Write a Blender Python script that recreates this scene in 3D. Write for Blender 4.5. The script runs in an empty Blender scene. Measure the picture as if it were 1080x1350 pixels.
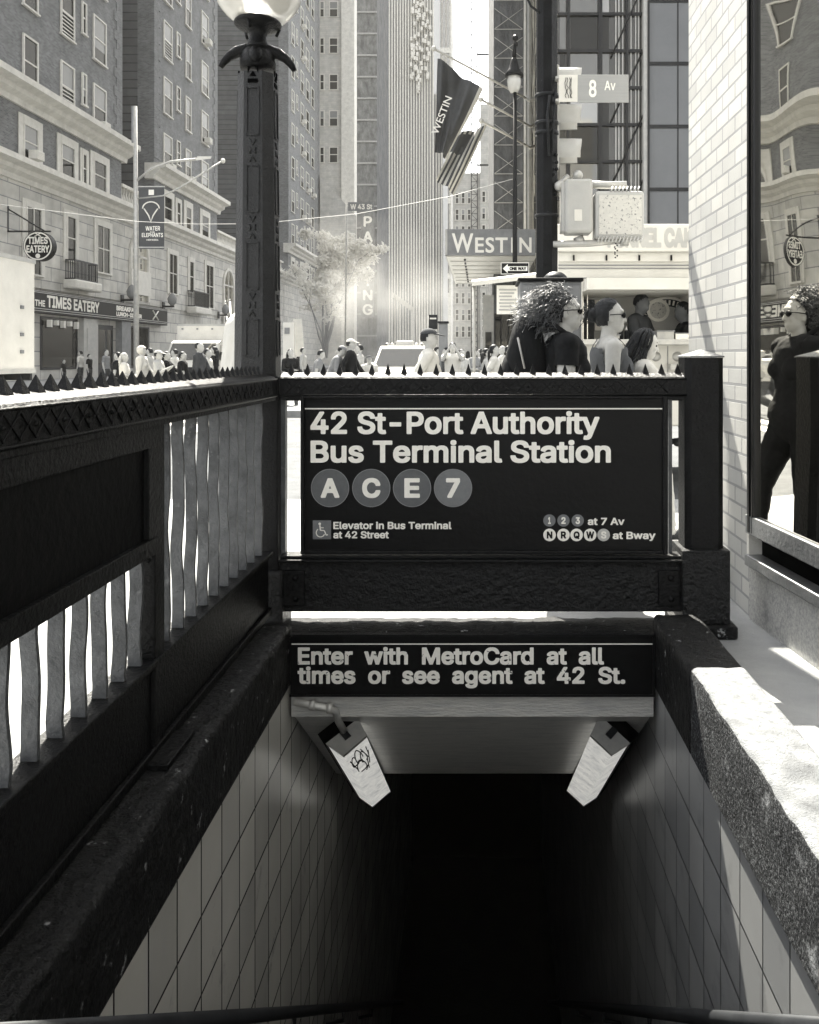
import bpy, bmesh, math, random, os
import numpy as np
from mathutils import Vector, Matrix, noise as mnoise
R = math.radians
PI = math.pi
random.seed(7)
SC = bpy.context.scene
COL = SC.collection

# ------------------------------------------------------------------ camera, sky, sun, exposure
F = 1080.0; CX = 632.0; CY = 470.0; CAMZ = 1.29        # focal length and principal point in photo pixels
camd = bpy.data.cameras.new('camera'); cam = bpy.data.objects.new('camera', camd); COL.objects.link(cam)
cam.location = (0, 0, CAMZ); cam.rotation_euler = (R(90), 0, 0)
camd.sensor_fit = 'HORIZONTAL'; camd.sensor_width = 36; camd.lens = 36
camd.shift_x = (540 - CX) / 1080; camd.shift_y = (CY - 675) / 1080
camd.clip_start = .05; camd.clip_end = 3000
SC.camera = cam
SUN_EL, SUN_AZ = 51.0, 13.0                              # degrees above the horizon; degrees left of straight ahead
world = bpy.data.worlds.new('World'); SC.world = world; world.use_nodes = True
wn = world.node_tree.nodes; wl = world.node_tree.links
sky = wn.new('ShaderNodeTexSky'); sky.sky_type = 'NISHITA'; sky.sun_disc = False
sky.sun_elevation = R(SUN_EL); sky.sun_rotation = R(-SUN_AZ); sky.dust_density = 3.0; sky.air_density = 1.2
hs = wn.new('ShaderNodeHueSaturation'); hs.inputs['Saturation'].default_value = .10
bg = wn['Background']; bg.inputs['Strength'].default_value = .09
wl.new(sky.outputs[0], hs.inputs['Color']); wl.new(hs.outputs[0], bg.inputs['Color'])
sund = bpy.data.lights.new('sun', 'SUN'); sun = bpy.data.objects.new('sun', sund); COL.objects.link(sun)
sund.energy = 4.5; sund.angle = R(.5); sund.color = (1.0, .955, .85)
sdir = Vector((-math.sin(R(SUN_AZ)) * math.cos(R(SUN_EL)), math.cos(R(SUN_AZ)) * math.cos(R(SUN_EL)), math.sin(R(SUN_EL))))
sun.rotation_euler = sdir.to_track_quat('Z', 'Y').to_euler(); sun.location = (0, 0, 60)
SC.view_settings.view_transform = 'Standard'; SC.view_settings.look = 'None'
SC.view_settings.exposure = EXPOSURE = 2.5; SC.view_settings.gamma = 1
SC.render.engine = 'CYCLES'
cy = SC.cycles
cy.use_denoising = True; cy.max_bounces = 6; cy.diffuse_bounces = 4; cy.glossy_bounces = 4; cy.transmission_bounces = 4
cy.transparent_max_bounces = 12; cy.volume_bounces = 0; cy.sample_clamp_indirect = 6; cy.caustics_refractive = False
cy.use_adaptive_sampling = True; cy.adaptive_threshold = .015

# ------------------------------------------------------------------ helpers
def X(px, d): return (px - CX) / F * d
def Z(py, d): return CAMZ - (py - CY) / F * d
def P(px, py, d): return Vector((X(px, d), d, Z(py, d)))

def wloc(o):
    v = Vector((0, 0, 0))
    while o is not None:
        v = v + Vector(o.location); o = o.parent
    return v

def tag(o, label=None, cat=None, group=None, kind=None):
    if label: o['label'] = label
    if cat: o['category'] = cat
    if group: o['group'] = group
    if kind: o['kind'] = kind
    return o

def thing(name, label, cat, loc=(0, 0, 0), rz=0, group=None):
    o = bpy.data.objects.new(name, None); COL.objects.link(o)
    o.empty_display_size = .1
    o.location = loc; o.rotation_euler = (0, 0, rz)
    return tag(o, label, cat, group)

def dup(o, loc=None, rz=None, label=None, group=None, parent=None):
    c = o.copy(); COL.objects.link(c)
    if parent is not None: c.parent = parent
    if loc is not None: c.location = loc
    if rz is not None: c.rotation_euler = (0, 0, rz)
    if label: c['label'] = label
    if group: c['group'] = group
    for ch in list(o.children): dup(ch, parent=c)
    return c

class MB:
    def __init__(s): s.v = []; s.f = []; s.sm = []
    def add(s, vs, fs, smooth=False, M=None):
        b = len(s.v)
        if M is not None: vs = [M @ Vector(v) for v in vs]
        s.v.extend([tuple(v) for v in vs])
        for f in fs: s.f.append(tuple(b + i for i in f)); s.sm.append(smooth)
        return s
    def box(s, x0, x1, y0, y1, z0, z1, M=None, bev=0):
        if x1 < x0: x0, x1 = x1, x0
        if y1 < y0: y0, y1 = y1, y0
        if z1 < z0: z0, z1 = z1, z0
        if bev:
            b = min(bev, (x1 - x0) * .45, (y1 - y0) * .45, (z1 - z0) * .45)
            bm = bmesh.new(); bmesh.ops.create_cube(bm, size=1)
            for v in bm.verts:
                v.co = Vector(((x0 + x1) / 2 + v.co.x * (x1 - x0), (y0 + y1) / 2 + v.co.y * (y1 - y0), (z0 + z1) / 2 + v.co.z * (z1 - z0)))
            bmesh.ops.bevel(bm, geom=bm.edges[:], offset=b, segments=2, profile=.5, affect='EDGES')
            bm.verts.index_update()
            s.add([v.co.copy() for v in bm.verts], [[v.index for v in f.verts] for f in bm.faces], False, M); bm.free(); return s
        vs = [(x0, y0, z0), (x1, y0, z0), (x1, y1, z0), (x0, y1, z0), (x0, y0, z1), (x1, y0, z1), (x1, y1, z1), (x0, y1, z1)]
        return s.add(vs, [(0, 3, 2, 1), (4, 5, 6, 7), (0, 1, 5, 4), (1, 2, 6, 5), (2, 3, 7, 6), (3, 0, 4, 7)], False, M)
    def hexa(s, a, b, M=None):
        # a, b: two matching loops (same count) -> closed prism
        n = len(a); fs = [tuple(range(n))[::-1], tuple(range(n, 2 * n))]
        for i in range(n): j = (i + 1) % n; fs.append((i, j, n + j, n + i))
        return s.add(list(a) + list(b), fs, False, M)
    def tube(s, pts, r, n=8, smooth=True, cap=True, M=None):
        pts = [Vector(p) for p in pts]; k = len(pts)
        rs = r if isinstance(r, (list, tuple)) else [r] * k
        vs = []; up = None
        for i, p in enumerate(pts):
            t = (pts[min(i + 1, k - 1)] - pts[max(i - 1, 0)]).normalized()
            if up is None:
                up = Vector((0, 0, 1)) if abs(t.z) < .9 else Vector((1, 0, 0))
            a = t.cross(up)
            if a.length < 1e-6: a = t.orthogonal()
            a.normalize(); b = a.cross(t).normalized(); up = b
            for q in range(n):
                th = 2 * PI * q / n
                vs.append(p + (a * math.cos(th) + b * math.sin(th)) * rs[i])
        fs = []
        for i in range(k - 1):
            for q in range(n):
                w = (q + 1) % n; fs.append((i * n + q, i * n + w, (i + 1) * n + w, (i + 1) * n + q))
        if cap: fs.append(tuple(range(n))[::-1]); fs.append(tuple((k - 1) * n + q for q in range(n)))
        return s.add(vs, fs, smooth, M)
    def lathe(s, prof, c=(0, 0, 0), n=24, smooth=True, M=None, rot=0):
        # prof: (radius, z)
        vs = []; fs = []; k = len(prof)
        for (r, z) in prof:
            for q in range(n):
                th = 2 * PI * q / n + rot; vs.append((c[0] + r * math.cos(th), c[1] + r * math.sin(th), c[2] + z))
        for i in range(k - 1):
            for q in range(n):
                w = (q + 1) % n; fs.append((i * n + q, i * n + w, (i + 1) * n + w, (i + 1) * n + q))
        fs.append(tuple(range(n))[::-1]); fs.append(tuple((k - 1) * n + q for q in range(n)))
        return s.add(vs, fs, smooth, M)
    def ball(s, c, r, n=16, m=10, M=None):
        r = r if isinstance(r, (tuple, list)) else (r, r, r)
        vs = [(c[0], c[1], c[2] - r[2])]; fs = []
        for i in range(1, m):
            ph = -PI / 2 + PI * i / m
            for q in range(n):
                th = 2 * PI * q / n
                vs.append((c[0] + r[0] * math.cos(ph) * math.cos(th), c[1] + r[1] * math.cos(ph) * math.sin(th), c[2] + r[2] * math.sin(ph)))
        vs.append((c[0], c[1], c[2] + r[2]))
        for q in range(n): fs.append((0, 1 + (q + 1) % n, 1 + q))
        for i in range(m - 2):
            for q in range(n):
                w = (q + 1) % n; fs.append((1 + i * n + q, 1 + i * n + w, 1 + (i + 1) * n + w, 1 + (i + 1) * n + q))
        L = len(vs) - 1; b = 1 + (m - 2) * n
        for q in range(n): fs.append((b + q, b + (q + 1) % n, L))
        return s.add(vs, fs, True, M)
    def build(s, name, mat=None, parent=None, local=False, loc=None):
        me = bpy.data.meshes.new(name)
        vs = s.v
        if parent is not None and not local:
            w = wloc(parent); vs = [(v[0] - w.x, v[1] - w.y, v[2] - w.z) for v in vs]
        o = bpy.data.objects.new(name, me)
        if parent is None and not local:
            a = np.array(vs); mn = a.min(0); mx = a.max(0)
            c = ((mn[0] + mx[0]) / 2, (mn[1] + mx[1]) / 2, mn[2])
            vs = [(v[0] - c[0], v[1] - c[1], v[2] - c[2]) for v in vs]; o.location = c
        if loc is not None: o.location = loc
        me.from_pydata([tuple(v) for v in vs], [], s.f)
        me.polygons.foreach_set('use_smooth', s.sm)
        me.update()
        if mat is not None:
            for m in (mat if isinstance(mat, (list, tuple)) else [mat]): me.materials.append(m)
        COL.objects.link(o)
        if parent is not None: o.parent = parent
        return o

def mbx(*a, **k): return MB().box(*a, **k)

# ------------------------------------------------------------------ materials (a monochrome photograph: warm whites, cool blacks)
def grey(g):
    w = min(1, max(0, (g - .02) / .5))
    return (g * (.93 + .07 * w), g * (.985 - .008 * w), g * (1.06 - .155 * w), 1)

def mat(name, g=.3, rough=.6, metal=0., var=0., vscale=8., bump=0., bscale=40., spec=.5, stain=None, detail=6, coords='Object', emit=0., chips=None, stretch=None):
    m = bpy.data.materials.new(name); m.use_nodes = True
    nt = m.node_tree; n = nt.nodes; l = nt.links; b = n['Principled BSDF']
    b.inputs['Base Color'].default_value = grey(g); b.inputs['Roughness'].default_value = rough; b.inputs['Metallic'].default_value = metal
    if spec == .5: spec = .12 if g <= .06 else .3
    b.inputs['Specular IOR Level'].default_value = spec
    tc = n.new('ShaderNodeTexCoord'); vec = tc.outputs[coords]
    if stretch:
        mp = n.new('ShaderNodeMapping'); mp.inputs['Scale'].default_value = stretch; l.new(vec, mp.inputs['Vector']); vec = mp.outputs[0]
    col = None
    if var:
        t = n.new('ShaderNodeTexNoise'); t.inputs['Scale'].default_value = vscale; t.inputs['Detail'].default_value = detail; t.inputs['Roughness'].default_value = .65
        l.new(vec, t.inputs['Vector'])
        r = n.new('ShaderNodeValToRGB'); r.color_ramp.elements[0].position = .3; r.color_ramp.elements[1].position = .72
        r.color_ramp.elements[0].color = grey(g * (1 - var)); r.color_ramp.elements[1].color = grey(min(.9, g * (1 + var)))
        l.new(t.outputs['Fac'], r.inputs['Fac']); col = r.outputs['Color']
    for st in ([stain] if stain else []) + ([chips] if chips else []):
        # (colour, noise scale, threshold, softness)
        t = n.new('ShaderNodeTexNoise'); t.inputs['Scale'].default_value = st[1]; t.inputs['Detail'].default_value = 8; t.inputs['Roughness'].default_value = .7
        l.new(vec, t.inputs['Vector'])
        r = n.new('ShaderNodeMapRange'); r.inputs['From Min'].default_value = st[2]; r.inputs['From Max'].default_value = st[2] + st[3]
        l.new(t.outputs['Fac'], r.inputs['Value'])
        mx = n.new('ShaderNodeMix'); mx.data_type = 'RGBA'
        l.new(r.outputs[0], mx.inputs['Factor'])
        if col is not None: l.new(col, mx.inputs['A'])
        else: mx.inputs['A'].default_value = grey(g)
        mx.inputs['B'].default_value = grey(st[0]); col = mx.outputs['Result']
    if col is not None: l.new(col, b.inputs['Base Color'])
    if bump:
        t = n.new('ShaderNodeTexNoise'); t.inputs['Scale'].default_value = bscale; t.inputs['Detail'].default_value = 5; t.inputs['Roughness'].default_value = .6
        l.new(vec, t.inputs['Vector'])
        bp = n.new('ShaderNodeBump'); bp.inputs['Strength'].default_value = bump; bp.inputs['Distance'].default_value = 1.0 / bscale
        l.new(t.outputs['Fac'], bp.inputs['Height']); l.new(bp.outputs[0], b.inputs['Normal'])
    if emit:
        b.inputs['Emission Color'].default_value = (1, .96, .88, 1); b.inputs['Emission Strength'].default_value = emit
        if col is not None: l.new(col, b.inputs['Emission Color'])
    return m

def brickmat(name, g, gm, bw, bh, mort, var=.25, rough=.8, offset=.5, bump=.5, swap=True, stain=None, dist=.006, g2=None, smooth=.1, off=(0, 0), noise=0.):
    """brick / tile / stone courses on axis-aligned walls: u = x + y, v = z (object space)"""
    m = bpy.data.materials.new(name); m.use_nodes = True
    nt = m.node_tree; n = nt.nodes; l = nt.links; b = n['Principled BSDF']; b.inputs['Roughness'].default_value = rough
    tc = n.new('ShaderNodeTexCoord'); sp = n.new('ShaderNodeSeparateXYZ'); l.new(tc.outputs['Object'], sp.inputs[0])
    ad = n.new('ShaderNodeMath'); ad.operation = 'ADD'; l.new(sp.outputs['X'], ad.inputs[0]); l.new(sp.outputs['Y'], ad.inputs[1])
    cb = n.new('ShaderNodeCombineXYZ'); l.new(ad.outputs[0], cb.inputs['X']); l.new(sp.outputs['Z'], cb.inputs['Y'])
    mp = n.new('ShaderNodeMapping'); mp.inputs['Location'].default_value = (off[0], off[1], 0); l.new(cb.outputs[0], mp.inputs['Vector'])
    bt = n.new('ShaderNodeTexBrick'); bt.offset = offset; bt.inputs['Scale'].default_value = 1
    bt.inputs['Brick Width'].default_value = bw; bt.inputs['Row Height'].default_value = bh; bt.inputs['Mortar Size'].default_value = mort
    bt.inputs['Mortar Smooth'].default_value = smooth; bt.inputs['Bias'].default_value = 0
    bt.inputs['Color1'].default_value = grey(g * (1 - var)); bt.inputs['Color2'].default_value = grey(g2 if g2 else min(.9, g * (1 + var))); bt.inputs['Mortar'].default_value = grey(gm)
    l.new(mp.outputs[0], bt.inputs['Vector'])
    t = n.new('ShaderNodeTexNoise'); t.inputs['Scale'].default_value = 1.3; t.inputs['Detail'].default_value = 8; l.new(tc.outputs['Object'], t.inputs['Vector'])
    mr = n.new('ShaderNodeMapRange'); mr.inputs['From Min'].default_value = .3; mr.inputs['From Max'].default_value = .7; mr.inputs['To Min'].default_value = .8; mr.inputs['To Max'].default_value = 1.1
    l.new(t.outputs['Fac'], mr.inputs['Value'])
    mx = n.new('ShaderNodeMix'); mx.data_type = 'RGBA'; mx.blend_type = 'MULTIPLY'; mx.inputs['Factor'].default_value = 1
    l.new(bt.outputs['Color'], mx.inputs['A']); l.new(mr.outputs[0], mx.inputs['B']); col = mx.outputs['Result']
    if stain:
        t2 = n.new('ShaderNodeTexNoise'); t2.inputs['Scale'].default_value = stain[1]; t2.inputs['Detail'].default_value = 8; t2.inputs['Roughness'].default_value = .7
        l.new(tc.outputs['Object'], t2.inputs['Vector'])
        r2 = n.new('ShaderNodeMapRange'); r2.inputs['From Min'].default_value = stain[2]; r2.inputs['From Max'].default_value = stain[2] + stain[3]; l.new(t2.outputs['Fac'], r2.inputs['Value'])
        m2 = n.new('ShaderNodeMix'); m2.data_type = 'RGBA'; l.new(r2.outputs[0], m2.inputs['Factor']); l.new(col, m2.inputs['A']); m2.inputs['B'].default_value = grey(stain[0]); col = m2.outputs['Result']
    l.new(col, b.inputs['Base Color'])
    inv = n.new('ShaderNodeMath'); inv.operation = 'SUBTRACT'; inv.inputs[0].default_value = 1; l.new(bt.outputs['Fac'], inv.inputs[1])
    h = inv.outputs[0]
    if noise:
        t3 = n.new('ShaderNodeTexNoise'); t3.inputs['Scale'].default_value = 60; t3.inputs['Detail'].default_value = 4; l.new(tc.outputs['Object'], t3.inputs['Vector'])
        mu = n.new('ShaderNodeMath'); mu.operation = 'MULTIPLY_ADD'; mu.inputs[1].default_value = noise; l.new(t3.outputs['Fac'], mu.inputs[0]); l.new(h, mu.inputs[2]); h = mu.outputs[0]
    bp = n.new('ShaderNodeBump'); bp.inputs['Strength'].default_value = bump; bp.inputs['Distance'].default_value = dist
    l.new(h, bp.inputs['Height']); l.new(bp.outputs[0], b.inputs['Normal'])
    return m

def glassmat(name, tint=.02, reflect=.5, rough=.01, wave=0., through=.5):
    """a window pane: mirror-like reflection over a dim view through"""
    m = bpy.data.materials.new(name); m.use_nodes = True
    nt = m.node_tree; n = nt.nodes; l = nt.links; n.remove(n['Principled BSDF'])
    g = n.new('ShaderNodeBsdfGlossy'); g.inputs['Roughness'].default_value = rough; g.inputs['Color'].default_value = grey(.85)
    t = n.new('ShaderNodeBsdfTransparent'); t.inputs['Color'].default_value = grey(through)
    d = n.new('ShaderNodeBsdfDiffuse'); d.inputs['Color'].default_value = grey(tint)
    a = n.new('ShaderNodeMixShader'); a.inputs[0].default_value = .25 if through > 0 else 1; l.new(t.outputs[0], a.inputs[1]); l.new(d.outputs[0], a.inputs[2])
    fr = n.new('ShaderNodeLayerWeight'); fr.inputs['Blend'].default_value = .12
    mr = n.new('ShaderNodeMapRange'); mr.inputs['To Min'].default_value = reflect; mr.inputs['To Max'].default_value = 1; l.new(fr.outputs['Fresnel'], mr.inputs['Value'])
    x = n.new('ShaderNodeMixShader'); l.new(mr.outputs[0], x.inputs[0]); l.new(a.outputs[0], x.inputs[1]); l.new(g.outputs[0], x.inputs[2])
    if wave:
        tc = n.new('ShaderNodeTexCoord'); ns = n.new('ShaderNodeTexNoise'); ns.inputs['Scale'].default_value = wave; ns.inputs['Detail'].default_value = 1; l.new(tc.outputs['Object'], ns.inputs['Vector'])
        bp = n.new('ShaderNodeBump'); bp.inputs['Strength'].default_value = .06; bp.inputs['Distance'].default_value = .3 / wave; l.new(ns.outputs['Fac'], bp.inputs['Height']); l.new(bp.outputs[0], g.inputs['Normal'])
    l.new(x.outputs[0], n['Material Output'].inputs[0])
    return m

M = {}
M['iron'] = mat('black_iron_paint', .0045, .38, var=.5, vscale=14, bump=.45, bscale=70, spec=.16, stain=(.03, 26, .68, .06))
M['iron_post'] = mat('lamp_post_paint', .010, .4, var=.5, vscale=10, bump=.6, bscale=90, spec=.4, stain=(.07, 30, .64, .08))
M['iron_bar'] = mat('worn_iron_bar', .085, .35, var=.5, vscale=9, bump=.4, bscale=60, stain=(.16, 22, .6, .1))
M['iron_rough'] = mat('lumpy_black_paint', .007, .36, var=.5, vscale=18, bump=.9, bscale=42, spec=.3, stain=(.03, 30, .66, .06))
M['panel_dark'] = mat('dark_panel', .003, .5, spec=.12, var=.4, vscale=10, bump=.15, bscale=30, stain=(.1, 45, .76, .02))
M['sign'] = mat('sign_black_enamel', .0032, .45, var=.35, vscale=5, bump=.08, bscale=20, spec=.15, stain=(.016, 13, .64, .1))
M['signw'] = mat('sign_white', .78, .5, var=.06, vscale=60)
M['signw_worn'] = mat('sign_white_chipped', .76, .55, var=.06, vscale=60, chips=(.02, 34, .62, .02))
M['disc1'] = mat('sign_disc_grey', .10, .45, var=.12, vscale=40)
M['disc2'] = mat('sign_disc_mid', .15, .45, var=.1, vscale=40)
M['disc3'] = mat('sign_disc_light', .42, .45, var=.1, vscale=40)
M['ring'] = mat('sign_disc_rim', .2, .45)
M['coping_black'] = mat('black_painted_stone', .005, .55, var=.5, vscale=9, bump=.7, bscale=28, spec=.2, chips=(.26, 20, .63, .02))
M['coping'] = mat('rough_concrete', .16, .9, var=.4, vscale=40, bump=.9, bscale=130, stain=(.04, 5, .53, .16))
M['sidewalk'] = mat('pale_concrete', .27, .9, var=.18, vscale=3, bump=.4, bscale=90, stain=(.25, 9, .62, .2))
M['asphalt'] = mat('asphalt', .08, .9, var=.3, vscale=2, bump=.4, bscale=60)
M['paint_line'] = mat('road_marking_paint', .65, .8, var=.2, vscale=6, chips=(.1, 9, .64, .05))
M['tile'] = brickmat('lit_stairwell_tile', .56, .02, .198, .238, .0045, off=(.105, .168), var=.15, rough=.25, offset=0, bump=.5, dist=.004, stain=(.2, 3.2, .60, .18), noise=.03)  # left wall: window-reflected light is put into the paler base tone
M['tile_shaded'] = brickmat('shaded_stairwell_tile', .25, .02, .198, .238, .0045, off=(.105, .168), var=.2, rough=.3, offset=0, bump=.5, dist=.004, stain=(.07, 3.2, .56, .2), noise=.03)  # same tile for the right wall, its shade put into the darker base tone
M['coping_face'] = mat('dark_speckled_face', .016, .85, var=.5, vscale=30, bump=1.0, bscale=110, stain=(.13, 120, .50, .16), chips=(.17, 9, .58, .12))  # inner coping face: near-black base with paler noise speckle
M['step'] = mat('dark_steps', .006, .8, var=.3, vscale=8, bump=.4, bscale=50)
M['soffit'] = mat('painted_soffit', .42, .35, var=.25, vscale=5, bump=.35, bscale=18, stretch=(1, 6, 6), stain=(.12, 5, .58, .15))
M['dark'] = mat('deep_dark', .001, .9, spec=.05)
M['brickw'] = brickmat('white_painted_brick', .40, .24, .22, .088, .0075, var=.12, rough=.55, bump=.8, dist=.007, g2=.45, stain=(.28, 2.5, .6, .15), noise=.12)
M['granite'] = mat('speckled_granite', .36, .55, var=.35, vscale=70, bump=.25, bscale=120, stain=(.16, 6, .56, .2))
M['alum'] = mat('grey_window_frame', .22, .35, .6, var=.2, vscale=12, bump=.15, bscale=40)
M['frame'] = mat('black_window_frame', .004, .3, spec=.3, var=.3, vscale=20)
M['glass_near'] = glassmat('storefront_glass', .045, .18, .012, wave=.8, through=.35)
M['brick'] = brickmat('brown_brick', .165, .21, .24, .085, .012, var=.3, rough=.9, bump=.3, dist=.01)
M['brickband'] = brickmat('brown_brick_banded', .115, .045, 60., .62, .05, var=.18, rough=.9, bump=.6, dist=.03)
M['lime'] = brickmat('limestone_blocks', .50, .26, 2.1, .78, .03, var=.10, rough=.8, bump=.5, dist=.03, g2=.58)
M['limeplain'] = mat('limestone_trim', .62, .8, var=.15, vscale=2, bump=.2, bscale=6)
M['pane'] = glassmat('window_pane', .012, .02, .02, through=0)
M['pane_pale'] = glassmat('window_pane_blind', .22, .03, .05, through=0)
M['wframe'] = mat('window_frame_paint', .60, .6, var=.1, vscale=3)
M['acw'] = mat('air_conditioner_shell', .66, .6, var=.1, vscale=4)
M['dkmetal'] = mat('dark_metal', .025, .4, .3, var=.3, vscale=6)
M['pole'] = mat('dark_pole', .01, .4, .2, var=.4, vscale=9, bump=.3, bscale=40, stain=(.12, 20, .67, .05))
M['galv'] = mat('galvanised_metal', .42, .45, .4, var=.2, vscale=8, bump=.1, bscale=40)
M['white'] = mat('white_paint', .62, .45, var=.08, vscale=3)
M['cream'] = mat('cream_paint', .40, .55, var=.12, vscale=4, bump=.1, bscale=30)
M['midgrey'] = mat('mid_grey_paint', .2, .5, var=.2, vscale=3)
M['lgrey'] = mat('light_grey_paint', .42, .55, var=.15, vscale=3)
M['black'] = mat('black_plastic', .006, .5)
M['rubber'] = mat('tyre_rubber', .02, .85)
M['chrome'] = mat('bright_metal', .6, .2, .9)
M['carglass'] = glassmat('car_glass', .02, .10, .01, through=0)
M['globe'] = mat('milk_glass_globe', .72, .12, var=.05, vscale=3)
M['leafpale'] = mat('pale_blossom', .82, .7, var=.25, vscale=3)
M['bark'] = mat('bark', .12, .9, var=.3, vscale=8, bump=.6, bscale=20)
M['flagdark'] = mat('dark_flag_cloth', .07, .8, var=.15, vscale=3)
M['flagpale'] = mat('pale_flag_cloth', .6, .8, var=.1, vscale=3)
M['skin'] = mat('skin', .42, .5, var=.1, vscale=20, bump=.08, bscale=200)
M['skin_dark'] = mat('skin_dark', .12, .5, var=.1, vscale=20)
M['hair_dark'] = mat('dark_hair', .022, .42, var=.4, vscale=60, bump=.5, bscale=150, stretch=(1, 1, .2))
M['hair_curl'] = mat('curly_hair', .10, .45, var=.5, vscale=40)
M['hair_pale'] = mat('pale_hair', .4, .5, var=.3, vscale=50, bump=.5, bscale=150, stretch=(1, 1, .2))
M['cloth_black'] = mat('black_cloth', .012, .85, var=.3, vscale=10, bump=.2, bscale=60)
M['cloth_dark'] = mat('dark_cloth', .05, .85, var=.3, vscale=10, bump=.2, bscale=60)
M['cloth_grey'] = mat('grey_cloth', .2, .85, var=.2, vscale=10, bump=.2, bscale=60)
M['cloth_mid'] = mat('mid_grey_cloth', .085, .85, var=.2, vscale=10, bump=.2, bscale=60)
M['cloth_pale'] = mat('pale_cloth', .40, .85, var=.12, vscale=10, bump=.2, bscale=60)
M['cloth_white'] = mat('white_cloth', .52, .85, var=.06, vscale=10, bump=.2, bscale=60)
# the cast globe lets daylight through
_b = M['globe'].node_tree.nodes['Principled BSDF']; _b.inputs['Transmission Weight'].default_value = .35; _b.inputs['Coat Weight'].default_value = .6
for _k in ('leafpale',):
    nt = M[_k].node_tree; pb = nt.nodes['Principled BSDF']; tr = nt.nodes.new('ShaderNodeBsdfTranslucent'); tr.inputs['Color'].default_value = grey(.6)
    ms = nt.nodes.new('ShaderNodeMixShader'); ms.inputs[0].default_value = .5; nt.links.new(pb.outputs[0], ms.inputs[1]); nt.links.new(tr.outputs[0], ms.inputs[2]); nt.links.new(ms.outputs[0], nt.nodes['Material Output'].inputs[0])

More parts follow.
